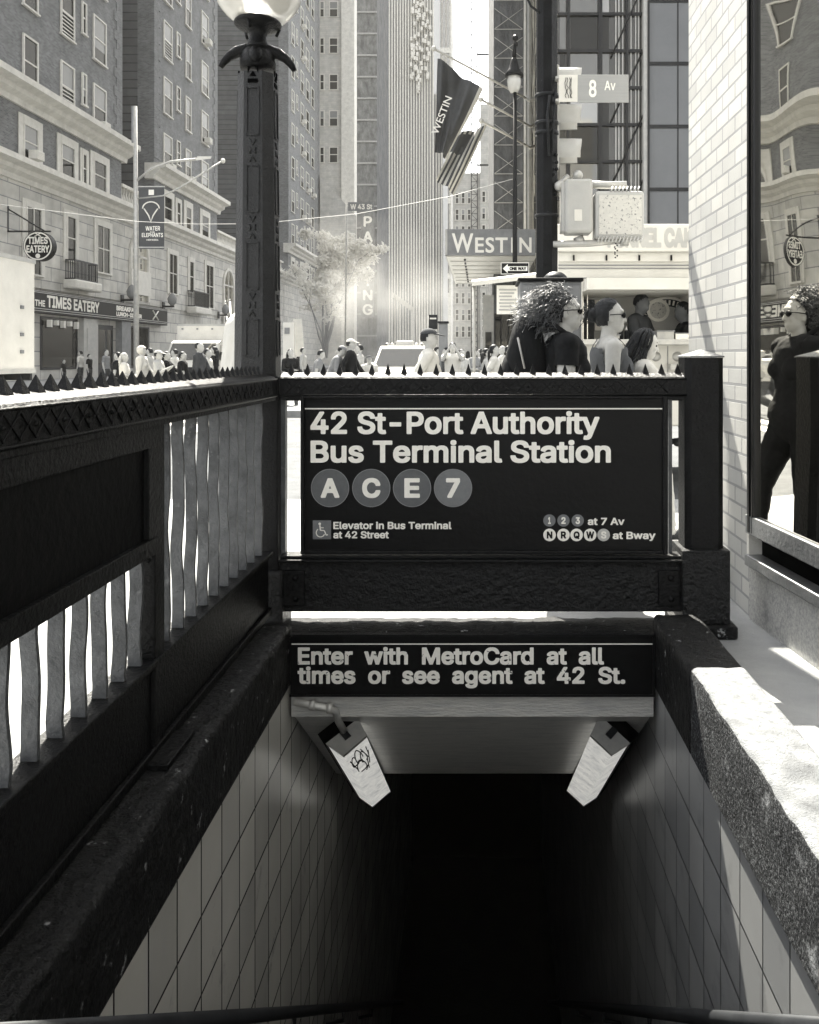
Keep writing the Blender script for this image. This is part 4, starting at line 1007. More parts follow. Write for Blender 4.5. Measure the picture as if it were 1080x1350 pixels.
# ------------------------------------------------------------------ right side of the avenue
d = 44.
hw = thing('hotel_tower', 'dark screened tower with crossed wire bracing behind the slender lamp post', 'building', (X(670, d), d, 0))
mbx(X(651, d), X(690, d), d, d + 26, 0, 70).build('dark_wall', M['fardark'], hw)
mb = MB(); a, b = X(652, d), X(689, d); z = 8
while z < 64:
    mb.tube([(a, d - .1, z), (b, d - .1, z + 1.1)], .02, 4); mb.tube([(b, d - .1, z), (a, d - .1, z + 1.1)], .02, 4); mb.box(a, b, d - .12, d - .06, z - .03, z); z += 1.55
mb.build('wire_bracing', M['lgrey'], hw)
for k, (p0, p1) in enumerate(((690.5, 693), (694, 698), (699, 702), (702.5, 707), (708, 716), (717, 735))):
    mbx(X(p0, d), X(p1, d), d - .3 + .1 * (k % 2), d + 8, 0, 66).build('pale_pier', M['limeplain'] if k % 2 == 0 else M['lgrey'], hw)
for z in range(6, 60, 3): mbx(X(690.5, d), X(735, d), d - .1, d - .02, z, z + .18).build('ledge', M['midgrey'], hw)
for (p0, p1, z0, z1, m) in ((637, 651, 0, 4.6, 'lgrey'), (640, 648, 0, 2.6, 'pane')): mbx(X(p0, d), X(p1, d), d + (.0 if m == 'lgrey' else -.06), d + (2 if m == 'lgrey' else -.01), z0, z1).build('entrance_bay' if m == 'lgrey' else 'pane', M[m], hw)
for k in range(4): mbx(X(652 + k * 9.5, d), X(659.5 + k * 9.5, d), d - .2, d - .02, .3, 3.6).build('shop_pane', M['pane'], hw)
d = 36.
ca = thing('hotel_canopy', 'hotel entrance canopy with grey fascia lettering reaching over the sidewalk', 'canopy', (X(645, d), d, 5.7))
mbx(X(587, d), X(706, d), d, d + .35, Z(336, d), Z(302, d)).build('fascia', M['midgrey'], ca)
mbx(X(587, d), X(590, d), d - .03, d + 12, Z(336, d), Z(302, d)).build('side_fascia', M['lgrey'], ca)
mbx(X(588.5, d), X(708, d), d + .36, d + 14, Z(337, d), Z(332, d)).build('soffit', M['white'], ca)
mb = MB()
for k in range(9): mb.box(X(611, d), X(613, d) + .02, d + 1.2 + k * 1.35, d + 1.75 + k * 1.35, Z(337, d) - .05, Z(337, d) - .002)
mb.build('soffit_light', M['black'], ca)
mb = MB()
for k in range(7): mb.box(X(588.5, d) + .1, X(708, d), d + 2 + 1.9 * k, d + 2.04 + 1.9 * k, Z(337, d) - .03, Z(337, d) - .001)
mb.build('soffit_joint', M['lgrey'], ca)
letters('lettering', 'W', (X(596, d), d - .004, Z(333, d)), UX, UZ, 28 * d / F, 25.5 * d / F, M['signw'], ca, dil=.02, step=.02, font='serif')
letters('lettering', 'EST', (X(626.5, d), d - .004, Z(333, d)), UX, UZ, 43 * d / F, 20 * d / F, M['signw'], ca, dil=.02, step=.02, font='serif', spacing=1.1)
letters('lettering', 'IN', (X(674, d), d - .004, Z(333, d)), UX, UZ, 27 * d / F, 20 * d / F, M['signw'], ca, dil=.02, step=.02, font='serif', spacing=1.4)
# flags
def flagpole(a, b, label):
    t = thing('flagpole', label, 'flagpole', tuple(b), group='angled flagpoles on the hotel front')
    MB().tube([a, b], .055, 8).build('pole', M['wframe'], t); MB().ball(a, .12, 10, 8).build('finial', M['wframe'], t)
    MB().tube([b.lerp(a, .0), b.lerp(a, .12)], .11, 8).build('socket', M['lgrey'], t); return t
flagpole(P(572, 64, 37), P(708, 137, 43.6), 'topmost pale flagpole carrying the dark hotel flag')
flagpole(P(634, 131, 37), P(706, 170, 43.6), 'middle pale flagpole between the two flags')
flagpole(P(634, 159, 37), P(706, 198, 43.6), 'lowest pale flagpole carrying the striped flag')
def cloth(name, cs, nu, nv, amp, pick, mats, label, cat):
    """flag hanging between four corners (a->b top, d->c bottom) with folds"""
    a, b, c, d = cs; vs = []; fs = []
    for j in range(nv + 1):
        for i in range(nu + 1):
            u, v = i / nu, j / nv; p = a.lerp(b, u).lerp(d.lerp(c, u), v)
            w = math.sin(u * 9 + v * 3) * amp + math.sin(u * 21 - v * 4) * amp * .3; p = p + Vector((w * .25 * v, -w, 0)); vs.append(p)
    for j in range(nv):
        for i in range(nu): k = j * (nu + 1) + i; fs.append((k, k + 1, k + nu + 2, k + nu + 1))
    mb = MB(); mb.add(vs, fs, True); t = thing(name, label, cat, tuple(a))
    o = mb.build('cloth', mats, t); o.data.polygons.foreach_set('material_index', [pick((q % nu) / nu, (q // nu) / nv) for q in range(nu * nv)])
    return t
hf = cloth('hotel_flag', (P(577, 77, 37.2), P(637, 119, 38), P(589, 209, 37.6), P(573, 197, 37)), 40, 24, .26, lambda u, v: 1 if u > .9 else 0, [M['flagdark'], M['flagpale']], 'dark grey hotel flag with pale hem and lettering on the topmost flagpole', 'flag')
a = P(577.5, 178, 36.75); b = P(596, 130, 36.75); U = (b - a).normalized(); Vn = Vector((-U.z, 0, U.x)).normalized()
letters('lettering', 'WESTIN', a, U, Vn, (b - a).length * 1.02, 9.5 * 37 / F, M['signw'], hf, dil=.01, step=.03, font='serif')
cloth('striped_flag', (P(606, 176, 37), P(642, 166, 38), P(600, 257, 37.3), P(575, 236, 36.8)), 33, 33, .24, lambda u, v: 0 if (v < .42 and u < .5 and v > .05) else (2 if int(u * 11) % 2 == 0 else 1), [M['flagdark'], M['flagdark'], M['flagpale']], 'striped flag with dark canton hanging below the dark hotel flag', 'flag')

# glass tower behind the food truck
d = 28.
gt = thing('glass_tower', 'dark glass curtain wall tower with panel wall behind the food truck', 'building', (X(800, d), d, 0))
M['tglass'] = glassmat('tower_glass', .012, .07, .015, wave=.5, through=0)
M['tpanel'] = mat('grey_wall_panel', .16, .35, var=.1, vscale=.6)
mbx(X(735, d), X(846, d), d, d + 18, 4.2, 46).build('curtain_glass', M['tglass'], gt)
mbx(X(735, d), X(846, d), d + .3, d + 18, 0, 4.19).build('podium', M['lgrey'], gt)
mbx(X(736, d), X(844, d), d - .06, d - .001, 4.2, 46).build('glass_face', M['tglass'], gt) if False else None
mb = MB()
for p, w in ((749, .05), (791, .07), (826, .05)): mb.box(X(p, d) - w, X(p, d) + w, d - .12, d - .01, 4.2, 46)
mb.build('vertical_mullion', M['frame'], gt)
mb = MB(); z = Z(262, d)
while z < 45: mb.box(X(735, d), X(846, d), d - .10, d - .012, z - .05, z + .05); z += 48.5 * d / F
mb.build('horizontal_mullion', M['frame'], gt)
rnd = random.Random(9); tones = [glassmat('tower_pane_dark', .01, .03, .02, through=0), glassmat('tower_pane_mid', .05, .12, .02, through=0), glassmat('tower_pane_pale', .16, .2, .02, through=0), M['tglass']]  # random pane tones stand in for bright and dark reflections in the glass
ci = [735, 749, 791, 806]; z = Z(262, d)
for r_ in range(12):
    for q in range(3):
        tn = rnd.choice((0, 0, 0, 1, 1, 2, 3)); mbx(X(ci[q], d) + .08, X(ci[q + 1], d) - .08, d - .008, d - .002, z + .06, z + 48.5 * d / F - .06).build('glass_pane', tones[tn], gt)
    z += 48.5 * d / F
mb = MB(); z = Z(330, d)
while z < 40: mb.tube([(X(806, d), d - .16, z), (X(849, d), d - .16, z + 2.5)], .035, 5); z += 85 * d / F
mb.build('diagonal_brace', M['frame'], gt)
for p in (811, 815, 820, 831, 837, 841): mbx(X(p, d), X(p + 1.6, d), d - .05, d - .013, 4.2, 46).build('pale_fin', M['lgrey'], gt)
mbx(X(846, d), X(851, d), d - .35, d + 18, 0, 46).build('edge_strip', M['lgrey'], gt); mbx(X(851, d), X(853.5, d), d - .4, d + 18, 0, 46).build('dark_joint', M['frame'], gt)
mbx(X(853.5, d), 14, d - .3, d + 18, 0, 46).build('panel_wall', M['tpanel'], gt)
mb = MB()
for k in range(14): z = Z(252 - 82 * k, d); mb.box(X(853.5, d), 14, d - .33, d - .301, z - .06, z + .06)
mb.build('panel_joint', M['frame'], gt)
mb = MB()
for p in (891, 945, 999): mb.box(X(p, d) - .02, X(p, d) + .02, d - .32, d - .301, 4, 46)
mb.build('panel_seam', M['frame'], gt)

# ------------------------------------------------------------------ street furniture
# tall street light with banner on the left
d = 32.
sl = thing('street_light', 'tall thin street light pole with long arms on the left above the crowd', 'street light', (X(180, d), d, -.15))
MB().tube([(X(180, d), d, -.15), (X(178.5, d), d, Z(140, d))], [.11, .07], 10).build('pole', M['galv'], sl)
mbx(X(174, d), X(179.5, d), d - .05, d + .05, Z(188, d), Z(140, d)).build('antenna_box', M['midgrey'], sl)
MB().tube([P(180, 238, d), P(200, 222, d), P(225, 213, d), P(262, 209.5, d)], .05, 8).build('arm', M['galv'], sl)
MB().tube([P(180, 262, d), P(215, 258, d), P(236, 248, d), P(292, 213, d)], .035, 8).build('lower_arm', M['galv'], sl)
mb = MB(); mb.hexa([P(258, 211.5, d - .1), P(278, 209, d - .1), P(279, 206, d - .1), P(260, 206, d - .1)], [P(258, 211.5, d + .25), P(278, 209, d + .25), P(279, 206, d + .25), P(260, 206, d + .25)]); mb.build('luminaire', M['white'], sl)
MB().ball(P(294, 212, d), .1, 8, 6).build('lamp_tip', M['white'], sl)
bn = thing('banner', 'dark theatre banner with pale lettering hung on the street light pole', 'banner', tuple(P(199, 328, d)))
mbx(X(183, d), X(216.5, d), d - .015, d + .015, Z(328, d), Z(245, d)).build('cloth', M['flagdark'], bn)
dz = d - .02
for body, x0, x1, yt, yb in (('WATER', 192, 211, 298, 304), ('FOR', 198, 204, 305, 307), ('ELEPHANTS', 187, 215, 307, 312.5), ('A NEW MUSICAL', 193, 209, 315, 317.2)): letters('lettering', body, (X(x0, dz), dz, Z(yb, dz)), UX, UZ, X(x1, dz) - X(x0, dz), (yb - yt) * dz / F, M['signw'], bn, dil=.02, step=.05)
mb = MB()
mb.tube([P(199 + 11 * math.cos(a), 275 - 9 * math.sin(a), dz) for a in np.linspace(0, PI, 14)], .028, 5)
mb.tube([P(190, 275, dz), P(196, 284, dz), P(199, 292, dz), P(202, 284, dz), P(208, 275, dz)], .028, 5); mb.build('emblem', M['signw'], bn)
mbx(X(196, dz), X(203, dz), dz - .004, dz, Z(257, dz), Z(250, dz)).build('badge', M['signw'], bn)
for yy in (246, 326): mbx(X(180, d), X(217, d), d - .02, d + .02, Z(yy + .7, d), Z(yy - .7, d)).build('rod', M['galv'], bn)
# overhead cable
oc = MB(); oc.tube([P(-60, 262, 26), P(60, 277, 26), P(180, 292, 27), P(260, 295.5, 27), P(340, 295, 27), P(470, 282, 27), P(593, 259, 26.5), P(676, 236, 26.2)], .010, 5)
tag(oc.build('overhead_cable', M['lgrey']), 'thin overhead cable sagging across the whole avenue', 'cable')
# slender lamp post with one way plate
d = 26.2
lpst = thing('lamp_post', 'slender dark lamp post with bell lantern and one way plate', 'street lamp', (X(679, d), d, -.15))
x = X(679, d)
MB().tube([(x, d, -.15), (x, d, Z(112, d))], [.095, .06], 10).build('pole', M['pole'], lpst)
MB().lathe([(.30, Z(101, d)), (.30, Z(98, d)), (.19, Z(92, d)), (.13, Z(84, d)), (.10, Z(78, d)), (.05, Z(76, d))], c=(X(678, d), d, 0), n=20).build('hood', M['pole'], lpst)
MB().lathe([(.12, Z(122, d)), (.20, Z(117, d)), (.23, Z(108, d)), (.22, Z(101.2, d))], c=(X(678, d), d, 0), n=20).build('lantern_glass', M['globe'], lpst)
mb = MB(); mb.tube([(X(678, d), d, Z(78, d)), (X(679.5, d), d, Z(46, d))], [.07, .035], 8); mb.ball(tuple(P(679.5, 50, d)), .1, 8, 6); mb.ball(tuple(P(680, 58, d)), .08, 8, 6); mb.build('finial', M['pole'], lpst)
ow = thing('one_way_sign', 'black one way plate with white arrow on the slender lamp post', 'sign', tuple(P(679, 361, d)))
dz = d - .13
mbx(X(660.5, dz), X(697.5, dz), dz, dz + .02, Z(361.5, dz), Z(346, dz)).build('plate', M['black'], ow)
mb = MB(); e = dz - .004
mb.add([P(663, 354, e), P(669.5, 348, e), P(669.5, 351, e), P(695.5, 351, e), P(695.5, 357, e), P(669.5, 357, e), P(669.5, 360, e)], [(0, 6, 1), (1, 6, 5, 2), (2, 5, 4, 3)]); mb.build('arrow', M['signw'], ow)
letters('lettering', 'ONE WAY', (X(672, dz), dz - .008, Z(356.2, dz)), UX, UZ, 22 * dz / F, 4.4 * dz / F, M['black'], ow, dil=.05, step=.04)
mb = MB()
for (a, b, c, e_) in ((660.5, 697.5, 346, 346.8), (660.5, 697.5, 360.7, 361.5), (660.5, 661.2, 346.8, 360.7), (696.8, 697.5, 346.8, 360.7)): mb.box(X(a, dz), X(b, dz), dz - .003, dz - .0005, Z(e_, dz), Z(c, dz))
mb.build('border', M['signw'], ow)

# signal pole near the corner
d = 6.5
sp = thing('signal_pole', 'thick black signal pole standing behind the grey cabinet', 'pole', (X(721, d), d, 0))
mb = MB(); xc = X(721, d)
mb.lathe([(.098, 0), (.086, 3.2), (.083, 7.5)], c=(xc, d, 0), n=8, smooth=False, rot=PI / 8); mb.build('shaft', M['pole'], sp)
for py in (127, 163, 176, 285): MB().lathe([(.095, -.012), (.097, 0), (.095, .012)], c=(xc, d, Z(py, d)), n=16).build('clamp_band', M['dkmetal'], sp)
mb = MB(); mb.tube([P(725, 125, d - .1), P(722, 150, d - .1), P(724, 205, d - .1)], .012, 6); mb.tube([P(733, 108, d - .08), P(728, 200, d - .1)], .008, 6); mb.tube([P(688, -20, d - .05), P(700, 8, d - .05), P(712, 17, d - .05)], .01, 6); mb.build('conduit', M['dkmetal'], sp)
rnd = random.Random(5)
for k in range(7): MB().ball(tuple(P(733 + rnd.uniform(-3, 2), 203 + k * 9 + rnd.uniform(-2, 2), d - .07)), .016, 8, 6).build('clamp_bolt', M['pole'], sp)
ts = thing('traffic_signal', 'traffic signal with three visors seen from the side on the black pole', 'traffic light', (X(738, d), d + .1, Z(222, d)))
mbx(X(733, d), X(741, d) - .02, d + .0, d + .24, Z(222, d), Z(84, d), bev=.02).build('housing', M['cream'], ts)
for yc in (103, 152, 198):
    r = 20.3 * d / F; x0 = X(736, d); x1 = X(769, d); n = 18; mb = MB(); vs = []; fs = []; zc = Z(yc, d); yc_ = d + .12
    for i, (xx, rr) in enumerate(((x0, r), (x0 + (x1 - x0) * .6, r), (x1, r * .98), (x1, r * .93), (x0, r * .93))):
        for q in range(n + 1):
            a = -.45 + (PI + .9) * q / n; sh = 0
            if i in (2, 3): sh = -.02 * (1 - math.sin(max(0, min(PI, a))))
            vs.append((xx + sh, yc_ + rr * math.cos(a) * .98, zc + rr * math.sin(a)))
    for i in range(4):
        for q in range(n): k = i * (n + 1) + q; fs.append((k, k + 1, k + n + 2, k + n + 1))
    mb.add(vs, fs, True); v = mb.build('visor', M['cream'], ts)
    MB().lathe([(.001, 0), (r * .85, .004), (r * .85, .012)], n=20, M=Matrix.Translation((x0 + .008, yc_, zc)) @ Matrix.Rotation(R(90), 4, 'Y')).build('lens', M['midgrey'], v)
av = thing('street_name_sign', 'street name plate reading 8 Av fixed to the black signal pole', 'sign', tuple(P(783, 135, 6.4)))
dz = 6.36
M['signgreen'] = mat('street_sign_face', .30, .5, var=.08, vscale=10, stretch=(.3, 1, 12))
mbx(X(762, dz), X(829, dz), dz, dz + .01, Z(135, dz), Z(98, dz), bev=.003).build('plate', M['signgreen'], av)
wp = mbx(X(737, dz), X(761.8, dz), dz, dz + .01, Z(134, dz), Z(98.5, dz), bev=.003).build('white_end', M['white'], av)
letters('numeral', '8', (X(776.5, dz), dz - .003, Z(128, dz)), UX, UZ, 10 * dz / F, 22.5 * dz / F, M['signw'], av, dil=.02, step=.02)
letters('lettering', 'Av', (X(797, dz), dz - .003, Z(119, dz)), UX, UZ, 14.5 * dz / F, 12.5 * dz / F, M['signw'], av, dil=.014, step=.02)
mb = MB()
for q in range(4):
    pts = []
    for k in range(9): pts.append(P(746 + q * 2.6 + rnd.uniform(-1.2, 1.2), 102 + k * 3.4, dz - .004))
    mb.tube(pts, .0022, 4)
mb.build('small_print', M['dkmetal'], wp)
mb = MB()
for a in ((733, 101), (733, 131)): mb.box(X(a[0], dz), X(739, dz), dz + .011, dz + .10, Z(a[1] + 1.5, dz), Z(a[1] - 1.5, dz))
mb.build('bracket', M['galv'], av)
ps = thing('pedestrian_signal', 'pale side housing of the pedestrian signal nearest the black pole', 'pedestrian signal', tuple(P(761, 310, 6.4)))
dz = 6.36
mbx(X(746, dz), X(782, dz), dz, dz + .22, Z(306, dz), Z(235, dz), bev=.02).build('housing', M['cream'], ps)
mbx(X(741, dz), X(748, dz), dz + .03, dz + .20, Z(304, dz), Z(238, dz), bev=.01).build('visor', M['cream'], ps)
mbx(X(757.5, dz), X(767.5, dz), dz - .003, dz, Z(291, dz), Z(276, dz)).build('sticker', M['white'], ps)
mb = MB(); mb.tube([P(735, 245, dz + .1), P(742, 240, dz + .1), P(750, 232, dz + .1)], .025, 8); mb.ball(tuple(P(738, 245, dz + .08)), .045, 10, 8); mb.ball(tuple(P(762, 231, dz + .1)), .04, 10, 8); mb.build('upper_bracket', M['galv'], ps); mb = MB(); mb.tube([P(762, 312, dz + .1), P(766, 322, dz + .1)], .04, 10); mb.tube([P(729, 322, dz + .08), P(775, 321, dz + .08), P(827, 316, dz + .08)], .027, 10); mb.tube([P(818, 318, dz + .08), P(828, 317, dz + .08)], .042, 10); mb.build('bracket_pipe', M['galv'], ps)
pg = thing('pedestrian_signal', 'square pedestrian signal with scratched face and louvre fins', 'pedestrian signal', tuple(P(817, 318, 6.4)))
M['scratch'] = mat('scratched_signal_face', .52, .6, var=.1, vscale=20, chips=(.16, 42, .57, .04))
mbx(X(785, dz), X(850, dz), dz, dz + .2, Z(314, dz), Z(251, dz), bev=.025).build('housing', M['cream'], pg)
mbx(X(790, dz), X(846, dz), dz - .004, dz - .0005, Z(309, dz), Z(257, dz)).build('face', M['scratch'], pg)
mb = MB()
for k in range(13): p = 788 + k * 4.7; mb.tube([P(p + 3, 312, dz - .005), P(p, 319, dz - .05)], .006, 5)
for k in range(8): p = 806 + k * 5; mb.tube([P(p, 252, dz), P(p + 2, 246, dz + .03)], .006, 5)
mb.build('louvre_fin', M['cream'], pg)
MB().tube([P(770, 243, dz + .1), P(800, 244, dz + .1), P(826, 243.5, dz + .1)], .03, 10).build('bracket_pipe', M['galv'], pg)
mb = MB()
for k in range(9): mb.ball(tuple(P(812 + 2 * math.sin(k * 2), 321 + k * 2.3, dz + .05)), .007, 6, 5)
mb.build('hanging_chain', M['dkmetal'], pg)
# signal control cabinet
d = 5.75
cb = thing('control_cabinet', 'grey signal control cabinet behind the curly haired woman', 'cabinet', (X(726, d), d, 0))
mbx(X(686, d), X(767, d), d, d + .42, .06, Z(371, d), bev=.008).build('body', M['midgrey'], cb)
mbx(X(683, d), X(769, d), d - .03, d + .45, Z(371, d), Z(366.5, d), bev=.005).build('lid', M['black'], cb)
mbx(X(689, d), X(764, d), d - .012, d - .001, .12, Z(376, d), bev=.004).build('door', M['midgrey'], cb)
MB().ball((X(736, d), d + .2, Z(368, d)), (.095, .095, .075), 20, 12).build('dome', M['dkmetal'], cb)
mbx(X(684, d), X(769, d), d - .02, d + .44, 0, .06).build('plinth', M['lgrey'], cb)
# vertical parking sign, street name sign mast
d = 150.
pk = thing('parking_sign', 'tall vertical parking sign with stacked white letters in the haze', 'sign', tuple(P(485, 420, d)))
mbx(X(476, d), X(494, d), d, d + .5, Z(419, d), Z(279, d)).build('board', M['fardark'], pk)
for ch, yc, w in zip('PARKING', (292, 312, 331, 350, 370, 389, 408), (11, 13, 12, 12.5, 3.2, 12.5, 13.5)): letters('letter', ch, (X(485 - w / 2, d), d - .05, Z(yc + 7, d)), UX, UZ, w * d / F, 14 * d / F, M['lgrey'], pk, dil=.02, step=.05)
d = 62.
ms_ = thing('street_name_mast', 'thin pale mast carrying the W 43 St name plate', 'sign', (X(455, d), d, -.15))
MB().tube([(X(455, d), d, -.15), (X(457, d), d, Z(268, d))], .06, 8).build('mast', M['galv'], ms_)
mbx(X(459, d), X(493, d), d - .02, d + .02, Z(278, d), Z(266.5, d)).build('plate', M['midgrey'], ms_)
letters('lettering', 'W 43 St', (X(462, d), d - .03, Z(276, d)), UX, UZ, 29 * d / F, 7 * d / F, M['signw'], ms_, dil=.03, step=.05)
mbx(X(455, d), X(459, d), d - .02, d + .02, Z(270, d), Z(269, d)).build('bracket', M['galv'], ms_)
# small pole signs and pillar on the right sidewalk
d = 21.
pl = thing('advert_pillar', 'dark advert pillar on the sidewalk behind the man in white', 'pillar', (X(584, d), d, -.15))
mbx(X(578.5, d), X(590, d), d, d + .3, -.15, Z(426, d), bev=.02).build('shaft', M['midgrey'], pl); mbx(X(577, d), X(591.5, d), d - .05, d + .35, Z(426, d), Z(423.5, d)).build('cap', M['dkmetal'], pl)
bs = thing('stop_sign_flag', 'small tilted dark stop flag beside the advert pillar', 'sign', tuple(P(570, 470, 20)))
MB().tube([P(569, 495, 20), P(566.5, 416, 20)], .035, 8).build('post', M['galv'], bs)
mbx(X(565.5, 20), X(577, 20), 19.94, 19.99, Z(434, 20), Z(415, 20)).build('plate', M['dkmetal'], bs); mbx(X(567, 20), X(575.5, 20), 19.925, 19.938, Z(421, 20), Z(419, 20)).build('stripe', M['white'], bs)
# kiosk board at the far left of the lamp
kb = thing('notice_board', 'tall pale notice board leaning behind the long haired woman in dark clothes', 'board', tuple(P(380, 475, 34)))
mbx(X(373, 34), X(388, 34), 34, 34.15, -.15, Z(425, 34)).build('board', M['white'], kb); mbx(X(375.5, 34), X(382, 34), 33.95, 33.99, Z(440, 34), Z(432, 34)).build('poster', M['midgrey'], kb)
mb = MB(); mb.hexa([P(388, 470, 35), P(402, 470, 35), P(398, 420, 35), P(386, 420, 35)], [P(388, 470, 35.2), P(402, 470, 35.2), P(398, 420, 35.2), P(386, 420, 35.2)]); mb.build('second_board', M['lgrey'], kb)
# theatre-like shop fronts deep in the haze
d = 70.
aw = thing('shop_awning', 'pale gabled awning in the haze left of the hotel canopy', 'awning', (X(540, d), d, 0))
mb = MB(); mb.hexa([P(518, 385, d), P(545, 405, d), P(545, 412, d), P(518, 392, d)], [P(518, 385, d + 4), P(545, 405, d + 4), P(545, 412, d + 4), P(518, 392, d + 4)]); mb.build('roof', M['white'], aw)
for p, y in ((520, 390), (526, 396), (543, 409)): mbx(X(p, d), X(p + 1.5, d), d, d + .2, -.15, Z(y, d)).build('post', M['white'], aw)

# ------------------------------------------------------------------ trees with pale leaves
def tree(name, label, base, tips, trunk_r, n, rad, seed, leaf=.17, m='leafpale'):
    t = thing(name, label, 'tree', tuple(base)); rnd = random.Random(seed); mb = MB(); ends = []
    for tip in tips:
        mid = base.lerp(tip, .5) + Vector((rnd.uniform(-.4, .4), rnd.uniform(-.4, .4), rnd.uniform(.2, .8)))
        pts = [base, base.lerp(mid, .5) + Vector((rnd.uniform(-.2, .2), 0, .1)), mid, tip]; mb.tube(pts, [trunk_r, trunk_r * .8, trunk_r * .5, trunk_r * .15], 8)
        for k in range(7):
            s = mid.lerp(tip, rnd.random()); e = s + Vector((rnd.gauss(0, rad[0] * .5), rnd.gauss(0, rad[1] * .5), abs(rnd.gauss(0, rad[2] * .7)))); mb.tube([s, s.lerp(e, .5) + Vector((0, 0, .1)), e], [trunk_r * .3, trunk_r * .2, trunk_r * .06], 5); ends.append(e)
        ends.append(tip)
    mb.build('trunk', M['bark'], t)
    cr = MB(); cl = []
    for e in ends:
        for k in range(3): cl.append(e + Vector((rnd.gauss(0, rad[0] * .3), rnd.gauss(0, rad[1] * .3), rnd.gauss(0, rad[2] * .25))))
    vs = []; fs = []
    for i in range(n):
        c = cl[rnd.randrange(len(cl))]; s = rad[0] * .17
        p = c + Vector((rnd.gauss(0, s), rnd.gauss(0, s), rnd.gauss(0, s * .7)))
        a = Vector((rnd.gauss(0, 1), rnd.gauss(0, 1), rnd.gauss(0, 1))).normalized(); b = a.orthogonal().normalized(); L = leaf * rnd.uniform(.6, 1.3); k = len(vs)
        vs += [p - a * L, p + b * L * .5, p + a * L, p - b * L * .5]; fs.append((k, k + 1, k + 2, k + 3))
    cr.add(vs, fs); cr.build('crown', M[m], t); return t
tree('street_tree', 'pale leafed street tree leaning over the avenue below the parking sign', P(427, 470, 98), [P(440, 340, 98), P(462, 325, 98), P(478, 330, 98), P(452, 318, 98), P(430, 318, 98)], .15, 15000, (2.0, 2.2, 1.1), 11, .27)
tree('street_tree', 'smaller pale street tree with sparse leaves just right of the globe lamp post', P(431, 472, 85), [P(428, 385, 85), P(436, 395, 85), P(398, 362, 85), P(384, 352, 85)], .09, 2200, (1.2, 1.2, .8), 5, .18)
# ------------------------------------------------------------------ vehicles
def wheel(par, x, y, z, r, w, face):
    """tyre with rim; face = +1/-1: the side (along local x) the rim shows on"""
    Mw = Matrix.Translation((x, y, z)) @ Matrix.Rotation(R(90), 4, 'Y')
    wh = bpy.data.objects.new('wheel', None); COL.objects.link(wh); wh.parent = par
    t = MB(); t.lathe([(r * .62, -w / 2), (r * .95, -w / 2), (r, -w * .3), (r, w * .3), (r * .95, w / 2), (r * .62, w / 2)], n=24, M=Mw); t.build('tyre', M['rubber'], wh, local=True)
    q = MB(); q.lathe([(r * .60, -w * .45), (r * .60, w * .45), (r * .5, w * .46), (r * .2, w * .40), (.03, w * .5)] if face > 0 else [(.03, -w * .5), (r * .2, -w * .40), (r * .5, -w * .46), (r * .60, -w * .45), (r * .60, w * .45)], n=16, M=Mw); q.build('rim', M['galv'], wh, local=True)
def side_prism(prof, hw, inset=None):
    """side silhouette (y, z) extruded across x; inset(z) narrows it"""
    f = inset or (lambda z: 0)
    mb = MB(); mb.hexa([(-hw + f(z), y, z) for y, z in prof], [(hw - f(z), y, z) for y, z in prof]); return mb
def suv(label, px, d, rz=0):
    t = thing('taxi', label, 'car', (X(px, d), d, -.15), rz)
    W = .96
    def tuck(z): return max(0, (z - 1.02)) * .24 + max(0, .45 - z) * .1
    body = [(.0, .34), (.0, .62), (.06, .86), (.5, 1.00), (1.15, 1.06), (1.95, 1.74), (2.2, 1.80), (4.3, 1.78), (4.68, 1.15), (4.75, .9), (4.75, .34)]
    mb = side_prism(body, W, tuck); mb.build('body', M['white'], t, local=True)
    q = MB(); a = [(1.22, 1.10), (1.90, 1.68)]
    q.hexa([(-W + tuck(1.1) + .08, a[0][0], a[0][1]), (W - tuck(1.1) - .08, a[0][0], a[0][1]), (W - tuck(1.68) - .08, a[1][0], a[1][1]), (-W + tuck(1.68) + .08, a[1][0], a[1][1])], [(-W + tuck(1.1) + .08, a[0][0] - .02, a[0][1] + .025), (W - tuck(1.1) - .08, a[0][0] - .02, a[0][1] + .025), (W - tuck(1.68) - .08, a[1][0] - .02, a[1][1] + .025), (-W + tuck(1.68) + .08, a[1][0] - .02, a[1][1] + .025)]); q.build('windshield', M['carglass'], t, local=True)
    for s in (-1, 1):
        q = MB(); pr = [(1.55, 1.14), (2.05, 1.62), (4.1, 1.64), (4.4, 1.16)]
        q.hexa([(s * (W - tuck(z) + .004), y, z) for y, z in pr], [(s * (W - tuck(z) - .02), y, z) for y, z in pr]); q.build('side_window', M['carglass'], t, local=True)
        mbx(s * (W - .34), s * (W - .04), -.03, .05, .66, .84, bev=.03).build('headlight', M['chrome'], t, local=True)
        mbx(s * (W - .03), s * (W + .2), 1.35, 1.47, 1.06, 1.24, bev=.03).build('mirror', M['white'], t, local=True)
        for y in (.85, 3.85): wheel(t, s * (W - .1), y, .34, .34, .22, s)
        MB().tube([(s * .62, 2.2, 1.86), (s * .62, 4.1, 1.84)], .02, 6).build('roof_rail', M['dkmetal'], t, local=True)
    mbx(-.5, .5, -.02, .03, .56, .82, bev=.02).build('grille', M['dkmetal'], t, local=True)
    mbx(-W + .02, W - .02, -.1, .1, .36, .54, bev=.04).build('bumper', M['lgrey'], t, local=True)
    mbx(-.15, .15, -.115, -.10, .42, .52).build('number_plate', M['cream'], t, local=True)
    mbx(-.3, .3, 2.5, 2.75, 1.81, 1.99, bev=.03).build('roof_lamp', M['cream'], t, local=True)
    for x in (-.6, -.42, .42, .6): MB().ball((x, 2.45, 1.86), (.07, .07, .06), 10, 6).build('roof_light', M['lgrey'], t, local=True)
    return t
